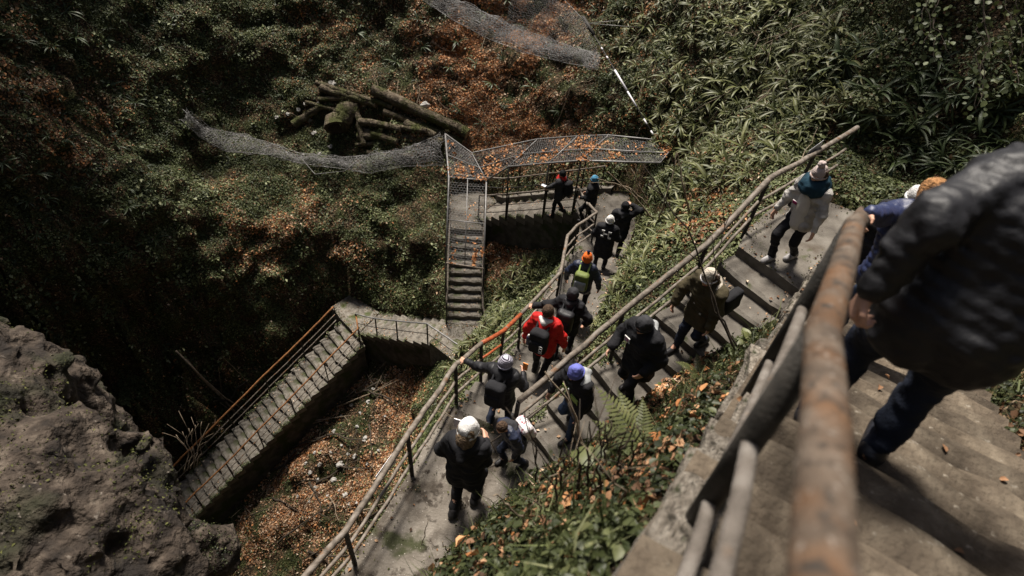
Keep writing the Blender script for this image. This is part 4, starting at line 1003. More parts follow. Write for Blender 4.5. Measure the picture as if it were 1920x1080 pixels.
rt('post', [np.array([-1.15, 15.45, -12.3]), nearE[-1]], .027, M['iron_dark'])
rt('post', [np.array([-2.65, 17.4, -12.3]), cornL], .03, M['iron_dark']); rt('post', [np.array([-2.36, 15.3, -12.4]), cornN], .03, M['iron_dark'])
rt('post', [FF.pt(2.05, -.6), fEndL], .026, M['iron_dark']); rt('post', [FF.pt(2.1, .6), fEndR], .026, M['iron_dark'])
W_ = [hexnet(bil(nearE[k+1], nearE[k], farE[k+1], farE[k], .05, .03, k), np.linalg.norm(nearE[k+1]-nearE[k]), 1.3, .085, .0035, .006, k) for k in range(4)]
W_.append(hexnet(bil(cornN, nearE[-1], cornL, farE[-1], .06, .03, 9), 1.2, 1.9, .085, .0035, .006, 9))
for v, f in W_: 
    o = link('wire_mesh', new_mesh('wire_mesh', v, f, M['wire']), roof); o.location = -roof.location
v, f = hexnet(bil(fEndL, fEndR, cornN, nearE[-1], .08, .02, 11), 1.2, 2.75, .1, .0045, .005, 11)
o = link('wire_mesh', new_mesh('wire_mesh', v, f, M['wire']), roof); o.location = -roof.location
# side net from the corner post down to the steps
v, f = hexnet(bil(cornN, cornL, np.array([-2.36, 15.3, -11.2]), np.array([-2.65, 17.4, -11.3]), .0, .03, 12), 2.1, 1.0, .1, .004, .005, 12)
o = link('wire_mesh', new_mesh('wire_mesh', v, f, M['wire']), roof); o.location = -roof.location
# leaves caught on the mesh
chunks = []
def roof_leaves(S, n, cl, seed):
    rs = np.random.default_rng(seed); cu = rs.random(cl); cv = rs.random(cl); k = rs.integers(0, cl, n)
    u = np.clip(cu[k]+rs.normal(0, .055, n), 0, 1); v = np.clip(cv[k]+rs.normal(0, .13, n), 0, 1)
    P = S(u, v); N = np.tile(np.array([0, 0, 1.0]), (n, 1))
    chunks.append(leaves(P+np.array([0, 0, .012]), N, rs.uniform(.06, .11, n), .5, .05, .65, .35))
for k in range(4): roof_leaves(bil(nearE[k+1], nearE[k], farE[k+1], farE[k], .05, .03, k), 150, 9, 60+k)
roof_leaves(bil(cornN, nearE[-1], cornL, farE[-1], .06, .03, 9), 150, 10, 70)
roof_leaves(bil(fEndL, fEndR, cornN, nearE[-1], .08, .02, 11), 45, 5, 71)
def SR(u, v): return bil(fEndL, fEndR, cornN, nearE[-1], .08, .02, 11)(.7+.28*u, .02+.22*v)
roof_leaves(SR, 120, 4, 72)
leaf_obj('leaf_litter', 'orange leaves caught on top of the wire mesh roof', 'leaves', chunks, M['orangeleaf'])

# sagging rockfall nets
def g3(px, py, off=.1):
    g = ground_px(px, py); return g[0]+g[1]*off
def net(label, top, bot, bulge, nz_, seed, cell, r, layers, extra=None):
    root = empty('rockfall_net', bot[0]); tag(root, label, 'net')
    for k in range(layers):
        S = strip(top, bot, bulge*(1+.5*k), nz_, seed+k*13)
        lu = np.linalg.norm(np.diff(np.array(bot), axis=0), axis=1).sum(); lv = max(.5, np.linalg.norm(np.array(top)-np.array(bot), axis=1).mean()*1.25)
        v, f = hexnet(S, lu, lv, cell*(1+.15*k), r, cell*.1, seed+k)
        o = link('wire_mesh', new_mesh('wire_mesh', v, f, M['wire']), root); o.location = -root.location
    for pts, rad in (extra or []):
        v, f = tube(pts, rad, 5); o = obj('cable', v, f, M['wire'], root, smooth=True); o.location = -root.location
    return root
tl = [g3(x, y, .25) for x, y in ((330, 205), (370, 235), (430, 262), (500, 276), (570, 290), (640, 302), (700, 296), (760, 282), (826, 262))]
bl = [g3(x, y, .3) for x, y in ((335, 230), (372, 268), (425, 288), (500, 302), (575, 314), (640, 322), (700, 325), (765, 318), (828, 318))]
net('crumpled wire net draped along the ledge below the logs', tl, bl, .15, .16, 5, .1, .0048, 3,
    [(bl, .012), ([p+np.array([0, 0, .05]) for p in tl], .008), ([g3(580, 310, .4), g3(598, 328, .45), g3(640, 326, .4), g3(690, 306, .4)], .012)])
def up_g(px, py, s): # points hanging free in front of the slope
    g = ground_px(px, py); return ray(px, py)*(g[0][1]/ray(px, py)[1])*s
tr = [up_g(x, y, .93) for x, y in ((812, -20), (885, 12), (950, 45), (1015, 68), (1072, 88), (1126, 104))]
br = [up_g(x, y, .92) for x, y in ((770, -15), (850, 38), (920, 75), (990, 100), (1060, 118), (1122, 128))]
net('hanging wire net strung from the banded pole on the leafy slope', tr, br, .1, .12, 25, .11, .0048, 3,
    [(br, .012), (tr, .008)])
tr2 = [up_g(x, y, .93) for x, y in ((960, -30), (1040, -5), (1098, 38))]
br2 = [up_g(x, y, .93) for x, y in ((950, 45), (1040, 78), (1125, 104))]
net('thin upper sheet of wire net beside the pole head', tr2, br2, .05, .06, 45, .14, .003, 1)
# banded support pole with its stays
pf = g3(1228, 258, 0); pt = up_g(1097, 38, .93)
pole = empty('support_pole', pf); tag(pole, 'slanting net support pole with white bands on the fern slope', 'pole')
M['white_paint'] = mat('white_paint', [(.3, (.5, .49, .52)), (.7, (.68, .67, .7))], scale=9, bump=.1, rough=.5)
def pp(nm, pts, r, m, n=6):
    v, f = tube(pts, r, n); o = obj(nm, v, f, m, pole, smooth=True); o.location = -pole.location
L_ = lambda t: pf*(1-t)+pt*t
pp('shaft', [L_(-.02), L_(1)], .02, M['iron_dark'], 8)
for a, b, r in ((.02, .05, .024), (.1, .14, .024), (.24, .36, .026), (.37, .54, .032), (.64, .66, .026), (.72, .74, .026)): pp('white_band', [L_(a), L_(b)], r, M['white_paint'], 8)
pp('head_bracket', [L_(.86), L_(1.03)], .06, M['iron_dark'], 8)
for q in ((1180, 38), (1200, 52), (1040, -20), (1150, 170), (1130, 150)):
    pp('stay_cable', [L_(.97 if q[1] < 60 else .58), g3(q[0], q[1], .05)], .009, M['wire'], 5)

def unit_(v): v = np.asarray(v, float); return v/np.linalg.norm(v)
# ------------------------------------------------------------------ log pile
def log(label, a, b, r, hollow=False, ends=None, lift=1.0, bend=0.0, seed=0, mt=None, moss=True):
    if ends is not None: A, B = ends
    else: A = g3(*a, 0)+np.array([0, 0, r*lift]); B = g3(*b, 0)+np.array([0, 0, r*lift])
    n = 9
    root = empty('log', (A+B)/2-np.array([0, 0, r])); tag(root, label, 'log', 'logs heaped on the ledge')
    rs = np.random.default_rng(seed); pts = [A+(B-A)*t+rs.normal(0, r*.1, 3)+np.array([0, 0, bend*math.sin(math.pi*t)]) for t in np.linspace(0, 1, n)]
    rr = r*(1.08-.2*np.linspace(0, 1, n))*rs.uniform(.93, 1.07, n)
    v, f = tube(pts, rr, 12, cap=False, wob=.08, seed=seed); o = obj('trunk', v, f, mt or M['bark'], root, smooth=True); o.location = -root.location
    k = int(380*r*np.linalg.norm(B-A)/.2); tq = rs.random(k); an = rs.normal(0, 1.0, k); Pq = np.array([pts[int(q*(n-1))]*(1-(q*(n-1)) % 1)+pts[min(n-1, int(q*(n-1))+1)]*((q*(n-1)) % 1) for q in tq]); dd = unit_(B-A); sx = unit_(np.cross(dd, [0, 0, 1.0])); uz = np.cross(sx, dd)
    Nn = sx*np.sin(an)[:, None]+uz*np.cos(an)[:, None]
    lv, lf, lr = leaves(Pq+Nn*r*.98, Nn, rs.uniform(.02, .05, k), .8, .02, .6, .3); lm = new_mesh('moss', lv, lf, M['moss']); at = lm.attributes.new('rnd', 'FLOAT', 'FACE'); at.data.foreach_set('value', lr.astype(np.float32)); q = link('moss', lm, root); q.location = -root.location; q['kind'] = 'stuff'
    for e, sgn in ((0, -1), (n-1, 1)):
        ring = [np.array(v[e*12+k]) for k in range(12)]; c = np.mean(ring, axis=0); d = (pts[1]-pts[0] if e == 0 else pts[-1]-pts[-2]); d = d/np.linalg.norm(d)*sgn
        V = ring+[c+(q-c)*.7+d*.01 for q in ring]+[c-d*(r*1.2 if hollow else -.012)]
        F = [(k, (k+1) % 12, 12+(k+1) % 12, 12+k) for k in range(12)]+[(12+k, 12+(k+1) % 12, 24) for k in range(12)]
        o = obj('cut_end', V, F, M['twig_dark'] if hollow else M['twig'], root); o.location = -root.location
    return root, pts
log('long mossy trunk slanting across the top of the log heap', (700, 185), (880, 265), .2, seed=1, lift=1.6)
_c = g3(646, 240, 0)+np.array([0, 0, .42])
log('thick hollow stump end at the left of the log heap', None, None, .4, hollow=True, seed=2, ends=(_c+np.array([-.16, -.38, -.2]), _c+np.array([.2, .42, .22])))
log('curved mossy limb leaning against the hollow stump', (668, 215), (684, 290), .12, seed=3, lift=3.5)
log('mossy log at the top left of the heap', (605, 178), (705, 208), .14, seed=4, lift=1.8)
log('short log lying apart left of the stump', (553, 240), (602, 205), .15, seed=5)
log('straight log low in the heap right of the stump', (672, 265), (832, 276), .15, seed=6, lift=1.5)
log('bottom log of the heap just above the net', (690, 292), (775, 298), .12, seed=7)
log('middle log tucked under the long trunk', (678, 240), (752, 255), .13, seed=8, lift=2.2)
log('dark log deep in the middle of the heap', (680, 250), (745, 272), .13, seed=9, lift=1.0)
log('thin pale branch log crossing behind the stump', (600, 195), (690, 190), .09, seed=10, lift=2)
log('short stub right of the heap below the long trunk', (760, 240), (818, 262), .16, seed=11)
log('long thin pole log along the front of the heap', (668, 282), (838, 262), .07, seed=12, lift=3)
log('long brown log running up behind the stump', (595, 170), (735, 215), .1, seed=13, lift=3.0)
log('second long log just under the mossy trunk', (720, 215), (868, 272), .11, seed=14, lift=1.2)
log('slim log poking out left of the heap', (575, 200), (660, 222), .08, seed=15, lift=2)
log('broken log resting on the straight log', (700, 250), (800, 262), .1, seed=16, lift=3.6)
# ------------------------------------------------------------------ loose stones
def stone_mesh(seed, r=1.0):
    rs = np.random.default_rng(seed); V = []; F = []
    nu, nv = 8, 6
    for j in range(nv+1):
        th = math.pi*j/nv
        for i in range(nu):
            ph = 2*math.pi*i/nu; d = np.array([math.sin(th)*math.cos(ph), math.sin(th)*math.sin(ph), math.cos(th)*.7]); V.append(d*(1+.5*fbm(d[None]*1.9, 2, seed)[0]+rs.normal(0, .1)))
    F = [(j*nu+i, j*nu+(i+1) % nu, (j+1)*nu+(i+1) % nu, (j+1)*nu+i) for j in range(nv) for i in range(nu)]
    return new_mesh('stone', V, F, M['stone'])
ST = [stone_mesh(400+k) for k in range(5)]; rs = random.Random(3)
def stone(px, py, r, label, group):
    g = ground_px(px, py)
    if g is None: return
    o = link('stone', rs.choice(ST), loc=g[0]+g[1]*r*.25, rot=(rs.uniform(-.5, .5), rs.uniform(-.5, .5), rs.uniform(0, 6)), scale=r); tag(o, label, 'stone', group)
for px, py, r in ((797, 198, .2), (795, 214, .13), (822, 224, .13), (850, 238, .15), (838, 232, .08)): stone(px, py, r, 'pale stone on the leaves above the long mossy trunk', 'pale stones above the logs')
for px, py, r in ((608, 163, .15), (625, 158, .14), (573, 195, .1), (595, 196, .12), (560, 205, .09), (578, 224, .12), (540, 215, .08), (590, 250, .1), (620, 275, .1), (612, 230, .09), (520, 220, .08), (600, 290, .09), (640, 300, .1), (570, 290, .08)): stone(px, py, r, 'pale stone scattered on the ledge left of the logs', 'pale stones on the ledge')
pit = [(627, 900, .13), (648, 929, .12), (666, 856, .12), (601, 870, .12), (638, 870, .14), (581, 886, .1), (691, 754, .1), (685, 823, .13), (654, 852, .08), (627, 809, .09), (700, 730, .08), (660, 760, .09), (722, 780, .07), (640, 780, .07), (560, 930, .09), (670, 800, .08), (615, 930, .07), (690, 870, .08), (710, 845, .07), (590, 850, .07), (655, 945, .07), (640, 835, .07), (676, 775, .07), (620, 848, .06)]
for px, py, r in pit: stone(px, py, r*.8, 'pale stone lying among the leaves in the pit', 'pale stones in the pit')
for k in range(14): stone(rs.uniform(560, 720), rs.uniform(720, 960), rs.uniform(.04, .06), 'pale stone lying among the leaves in the pit', 'pale stones in the pit')
# ------------------------------------------------------------------ fallen branches in the pit
rs = random.Random(12)
def stick(pts, r, label, group, m, name='branch', forks=1):
    root = empty(name, pts[0]); tag(root, label, 'branch', group)
    n = len(pts); v, f = tube(pts, np.linspace(r, r*.35, n), 6); o = obj('stem', v, f, m, root, smooth=True); o.location = -root.location
    for k in range(forks):
        i = rs.randrange(n//3, n-1); d = pts[i+1]-pts[i]; L = np.linalg.norm(pts[-1]-pts[0])*rs.uniform(.2, .4); d = d/np.linalg.norm(d)+np.array([rs.uniform(-.9, .9), rs.uniform(-.9, .9), rs.uniform(-.1, .5)]); d /= np.linalg.norm(d)
        q = [pts[i], pts[i]+d*L*.5+np.array([0, 0, .02]), pts[i]+d*L]; v, f = tube(q, [r*.5, r*.35, r*.15], 5); o = obj('twig', v, f, m, root, smooth=True); o.location = -root.location
    return root
def ground_curve(a, b, n, off, wig, seed):
    rr = np.random.default_rng(seed); P = []
    wx = np.cumsum(rr.normal(0, wig, n)); wy = np.cumsum(rr.normal(0, wig, n))
    for i in range(n):
        t = i/(n-1); x = a[0]+(b[0]-a[0])*t+wx[i]; y = a[1]+(b[1]-a[1])*t+wy[i]; g, nn = ground(x, y); P.append(np.array([x, y, g[2]+off]))
    P = np.array(P); 
    for _ in range(3): P[1:-1, 2] = np.maximum(P[1:-1, 2], (P[:-2, 2]+P[2:, 2])/2)
    return list(P)
for k in range(64):
    px, py = rs.uniform(430, 740), rs.uniform(700, 1060); g = ground_px(px, py)
    if g is None: continue
    a = rs.uniform(-.6, .9) if k % 3 else rs.uniform(0, 3.1); L = rs.uniform(.8, 2.4); c = g[0]
    pts = ground_curve((c[0]-math.cos(a)*L/2, c[1]+math.sin(a)*L/2), (c[0]+math.cos(a)*L/2, c[1]-math.sin(a)*L/2), 8, rs.uniform(.04, .2), .03, k)
    stick(pts, rs.uniform(.014, .045), ('long ' if L > 1.6 else 'short ')+('pale' if k % 4 == 0 else 'dark')+' fallen branch '+('near the dark flight' if px < 520 and py < 960 else 'at the lower end of the pit' if py > 930 else 'under the landing railing' if px > 620 and py > 800 else 'in the middle of the pit' if py > 800 else 'at the upper end of the pit'), 'branches on the pit floor', M['twig_dark'] if k % 4 else M['twig'], forks=2)
rs = random.Random(53)
for k in range(46):
    zone = [(rs.uniform(560, 1120), rs.uniform(10, 240), 'thin bare twig lying on the leafy far slope', 'twigs on the far slope'), (rs.uniform(60, 520), rs.uniform(20, 330), 'dark root or twig on the left cliff', 'twigs on the left cliff'), (rs.uniform(1180, 1500), rs.uniform(20, 330), 'dry twig among the ferns on the right slope', 'twigs among the ferns')][k % 3]
    g = ground_px(zone[0], zone[1])
    if g is None: continue
    a = rs.uniform(0, 3.14); L = rs.uniform(.5, 1.7); c = g[0]
    pts = ground_curve((c[0]-math.cos(a)*L/2, c[1]-math.sin(a)*L/2), (c[0]+math.cos(a)*L/2, c[1]+math.sin(a)*L/2), 8, rs.uniform(.06, .16), .035, 200+k)
    stick(pts, rs.uniform(.008, .02), zone[2], zone[3], M['twig'] if k % 3 != 1 else M['twig_dark'], 'twig', 2)
# ------------------------------------------------------------------ bare canes, saplings, grass stalks
def cane(pix, dists, r, label, m, forks=2, group=None, name='bare_cane'):
    pts = resample([ats(x, y, s) for (x, y), s in zip(pix, dists)], 12); P = pts+np.array([0, 0, 0])
    rr = np.random.default_rng(int(pix[0][0])); P[1:-1] += rr.normal(0, .012, P[1:-1].shape)
    root = empty(name, P[0]); tag(root, label, 'plant', group); v, f = tube(P, np.linspace(r, r*.4, len(P)), 6); o = obj('stem', v, f, m, root, smooth=True); o.location = -root.location
    for k in range(forks):
        i = rs.randrange(4, 11); d = P[i]-P[i-1]; d /= np.linalg.norm(d); d = d+np.array([rs.uniform(-.8, .8), rs.uniform(-.6, .6), rs.uniform(-.1, .5)]); L = rs.uniform(.15, .4)
        v, f = tube([P[i], P[i]+d*L*.5, P[i]+d*L+np.array([0, 0, -.03])], [r*.45, r*.35, r*.2], 5); o = obj('twig', v, f, m, root, smooth=True); o.location = -root.location
    return root
def gs(px, py): g = ground_px(px, py); return g[0][1]/ray(px, py)[1]
for i, (pix, lb) in enumerate((([(1235, 412), (1252, 360), (1268, 300)], 'pale cane rising to the right end of the mesh roof'), ([(1292, 400), (1282, 350), (1272, 300), (1268, 285)], 'second pale cane right of the mesh roof end'), ([(1225, 410), (1180, 360), (1140, 322)], 'pale cane leaning left under the mesh roof end'),
                  ([(1215, 385), (1180, 352), (1120, 335)], 'low cane reaching toward the teal hat'), ([(1195, 380), (1182, 340), (1172, 315)], 'short bare shoot under the roof end'), ([(1212, 372), (1195, 345), (1185, 318)], 'second short bare shoot under the roof end'))):
    s0 = gs(*pix[0]); cane(pix, [s0*.985]+[s0*(.95-.01*j) for j in range(len(pix)-1)], .022, lb, M['twig'], 1)
s0 = gs(1392, 668); cane([(1385, 672), (1345, 590), (1318, 500), (1285, 420), (1215, 345)], [6.3, 6.1, 5.95, 5.8, 5.7], .016, 'thin dark sapling arching over the long railing', M['twig_dark'], 4, name='sapling')
cane([(1392, 668), (1330, 560), (1345, 470), (1370, 400)], [6.3, 6.1, 6.0, 5.9], .012, 'slender dark shoot beside the olive coat', M['twig_dark'], 2, name='sapling')
rs = random.Random(31)
for k in range(13):
    x = 1010+k*14+rs.uniform(-8, 8); y = 930+rs.uniform(-30, 60); s0 = gs(x, y); h = rs.uniform(90, 210)
    dk = k % 3 != 1
    cane([(x, y), (x+rs.uniform(-15, 15), y-h*.5), (x+rs.uniform(-25, 25), y-h)], [s0, s0*.93, s0*.88], .009 if dk else .006, 'upright dark sapling stem on the near bank' if dk else 'pale dry stalk standing on the near bank', M['twig_dark'] if dk else M['twig'], 2, 'dark stems on the near bank' if dk else 'pale stalks on the near bank', name='sapling' if dk else 'dry_stalk')
for i, (pix, lb) in enumerate((([(960, 880), (905, 810), (830, 770)], 'long pale stalk crossing in front of the white hooded walker'), ([(965, 900), (900, 850), (835, 868)], 'arching dry stalk over the dark coat'), ([(905, 960), (860, 935), (845, 900)], 'bent dry stalk at the boots on the broad landing'), ([(780, 1075), (792, 1010), (803, 975)], 'single dry stalk growing at the landing edge'), ([(1000, 1000), (960, 950), (925, 930)], 'dry stalk lying over the bank edge'), ([(850, 1050), (836, 1030), (830, 1015)], 'short pale twig at the landing edge'),
                  ([(1100, 860), (1075, 770), (1022, 697)], 'stout pale cane leaning over the blue jeans'))):
    s0 = gs(*pix[0]); cane(pix, [s0, s0*.95, s0*.9], .009 if i < 6 else .014, lb, M['twig'], 1, name='dry_stalk')
for k in range(5):
    cane([(345+k*6, 885-k*3), (355+k*5, 850), (330+k*12, 815-k*6)], [12.6, 12.4, 12.2], .014, 'bare shrub twig at the foot of the long dark flight', M['twig'], 3, 'shrub twigs by the dark flight', name='bare_twig')
# broad leaf plants on the near bank
def broad_leaf(seed, L=.16):
    V = []; F = []; r = np.random.default_rng(seed)
    for i in range(6):
        t = i/5; wv_ = .32*L*math.sin(math.pi*(t*.92+.05))**.8; z = L*(.35*t-.5*t*t); V += [(L*t, wv_, z+wv_*.3), (L*t, 0, z), (L*t, -wv_, z+wv_*.3)]
    for i in range(5): a = 3*i; F += [(a, a+1, a+4, a+3), (a+1, a+2, a+5, a+4)]
    return new_mesh('leaf', V, F, M['fern'], smooth=True)
BL = [broad_leaf(k, .12+.03*k) for k in range(4)]
for j, (px, py, n, lb) in enumerate(((1240, 690, 7, 'broad leaved plant above the feathery fern'), (1150, 790, 5, 'broad green leaf plant beside the feathery fern'), (1340, 655, 8, 'light green leafy plant below the olive coat'), (1400, 650, 7, 'pale leafy plant against the stone stair edge'), (1130, 880, 4, 'drooping broad leaf plant low on the near bank'), (1290, 660, 7, 'leafy plant below the black badge coat'))):
    g = ground_px(px, py); root = empty('leafy_plant', g[0]); tag(root, lb, 'plant')
    for k in range(n):
        o = link('leaf', random.choice(BL), root, loc=(random.uniform(-.04, .04), random.uniform(-.04, .04), .05+.05*random.random()), rot=(random.uniform(-.3, .3), random.uniform(-.9, .1), 6.28*k/n+random.uniform(-.3, .3)))
# ------------------------------------------------------------------ people
def fabric(name, c, var=.35, rough=.85, spec=.25, bscale=40, bump=.25, sheen=0.0, scale=7):
    c = np.array(c); return mat(name, [(.3, tuple(c*(1-var))), (.7, tuple(np.minimum(1, c*(1+var))))], scale=scale, bump=bump, bscale=bscale, rough=rough, spec=spec, sheen=sheen)
FB_ = dict(black=fabric('black_cloth', (.012, .012, .014)), blackpuff=fabric('black_nylon', (.011, .011, .013), rough=.55, spec=.35, bscale=25), charcoal=fabric('charcoal_knit', (.03, .03, .033)),
  navy=fabric('navy_nylon', (.014, .019, .04), rough=.5, spec=.45), jeans=fabric('denim', (.035, .055, .1), bscale=90), darkjeans=fabric('dark_denim', (.014, .019, .034), bscale=90), red=fabric('red_cloth', (.45, .014, .012), var=.15, rough=.7),
  white=fabric('white_knit', (.6, .59, .57), var=.1, bscale=70, bump=.6), cream=fabric('cream_fleece', (.45, .4, .33), var=.25, bscale=60, bump=.8), sweater=fabric('grey_white_knit', (.46, .44, .41), var=.35, bscale=90, bump=.8), sweaterfront=fabric('white_jersey', (.6, .575, .53), var=.12),
  teal=fabric('teal_wool', (.01, .035, .055)), tealhat=fabric('teal_blue_knit', (.06, .2, .32), bscale=70, bump=.6), olive=fabric('olive_cloth', (.055, .045, .024)), orange=fabric('orange_knit', (.6, .12, .018), var=.15, bscale=70, bump=.5), blue=fabric('periwinkle_fleece', (.13, .145, .45), var=.15),
  pinkhat=fabric('pale_pink_knit', (.46, .38, .355), var=.25, bscale=80, bump=.8), neon=fabric('neon_yellow_cloth', (.28, .38, .1), var=.15), green=fabric('green_nylon', (.12, .15, .04), var=.25, rough=.6), grey=fabric('grey_nylon', (.3, .31, .31), var=.2), skin=fabric('skin', (.52, .3, .21), var=.12, rough=.55, bump=.05),
  brown=fabric('brown_hair', (.06, .037, .023), bscale=60, bump=1.0, var=.6, scale=45), blond=fabric('dark_blond_hair', (.17, .12, .075), bscale=60, bump=1.0, var=.6, scale=45), redhair=fabric('ginger_hair', (.3, .15, .06), bscale=60, bump=1.0, var=.7, scale=45), shoe=fabric('dark_shoe', (.02, .019, .02), rough=.5), sneaker=fabric('grey_white_shoe', (.3, .29, .29), var=.6),
  bluejacket=fabric('blue_nylon', (.02, .028, .075), rough=.5, spec=.5), boot=fabric('boot_leather', (.012, .013, .018), rough=.35, spec=.5), phone=fabric('orange_phone_case', (.85, .3, .08), var=.1), redscarf=fabric('red_scarf', (.55, .03, .025), var=.2), pink=fabric('magenta_badge', (.4, .04, .16)), purple=fabric('purple_knit', (.03, .025, .06)), floral=mat('floral_cloth', [(.4, (.7, .68, .68)), (.55, (.75, .7, .7)), (.62, (.3, .06, .09))], scale=28, bump=.1))
stripes = bpy.data.materials.new('striped_knit'); stripes.use_nodes = True
_t = stripes.node_tree; _tc = _t.nodes.new('ShaderNodeTexCoord'); _wv = _t.nodes.new('ShaderNodeTexWave'); _wv.bands_direction = 'Z'; _wv.inputs['Scale'].default_value = 16; _wv.inputs['Distortion'].default_value = .6
_rp = _t.nodes.new('ShaderNodeValToRGB'); _rp.color_ramp.elements[0].position = .45; _rp.color_ramp.elements[0].color = (.02, .018, .035, 1); _rp.color_ramp.elements[1].position = .55; _rp.color_ramp.elements[1].color = (.5, .48, .56, 1)
_t.links.new(_tc.outputs['Object'], _wv.inputs[0]); _t.links.new(_wv.outputs[0], _rp.inputs[0]); _t.links.new(_rp.outputs[0], _t.nodes['Principled BSDF'].inputs[0]); _t.nodes['Principled BSDF'].inputs['Roughness'].default_value = .9
FB_['stripes'] = stripes
A3 = lambda *v: np.array(v, float)
def unit(v): v = np.asarray(v, float); return v/(np.linalg.norm(v)+1e-9)
def ik(a, c, l1, l2, pole):
    d = c-a; L = min(np.linalg.norm(d), .995*(l1+l2)); u = unit(d); x = (l1*l1-l2*l2+L*L)/(2*L); h = math.sqrt(max(l1*l1-x*x, 0)); p = pole-pole.dot(u)*u; p = unit(p)
    return a+u*x+p*h, a+u*L
def caps(prims, k):
    def fn(P):
        acc = 0
        for a, b, ra, rb in prims:
            ba = b-a; t = np.clip(((P-a)@ba)/(ba@ba+1e-9), 0, 1)
            d = np.linalg.norm(P-a-t[..., None]*ba, axis=-1)-(ra+(rb-ra)*t); acc = acc+np.exp(-np.clip(d, -.6, .6)/k)
        return -k*np.log(acc+1e-30)
    return fn
def bounds(prims, m=.05):
    Q = np.array([np.minimum(a-ra, b-rb) for a, b, ra, rb in prims]).min(0)-m; R = np.array([np.maximum(a+ra, b+rb) for a, b, ra, rb in prims]).max(0)+m
    return Q, R
def rbox(c, h, r, R):
    def fn(P):
        q = np.abs((P-c)@R)-(np.array(h)-r); return np.linalg.norm(np.maximum(q, 0), axis=-1)+np.minimum(q.max(-1), 0)-r
    return fn
def hand_prims(w, d, n, side, curl, s):
    """wrist, finger direction, back-of-hand normal; side +1 puts the thumb along +b"""
    d = unit(d); n = unit(n-n.dot(d)*d); b = np.cross(n, d)*side; pr = []
    for k, (off, ln) in enumerate(((.030, .070), (.010, .078), (-.011, .072), (-.031, .056))):
        base = w+d*.088*s+b*off*s; pr.append((w+d*.01*s+b*off*.5*s, base, .018*s, .0115*s)); p = base; a = .25*curl
        for seg, fr in enumerate((.45, .32, .23)):
            a += curl*.75; q = p+(d*math.cos(a)-n*math.sin(a))*ln*fr*s; pr.append((p, q, (.0098-.0012*seg)*s, (.0090-.0014*seg)*s)); p = q
    tb = w+d*.028*s+b*.03*s; t1 = tb+(d*.7+b*.75-n*.25*curl)*.036*s; t2 = t1+unit(d*.95+b*.25-n*.6*curl)*.03*s
    pr += [(w+d*.01*s, tb, .017*s, .0125*s), (tb, t1, .0125*s, .0105*s), (t1, t2, .0102*s, .0085*s)]
    return pr
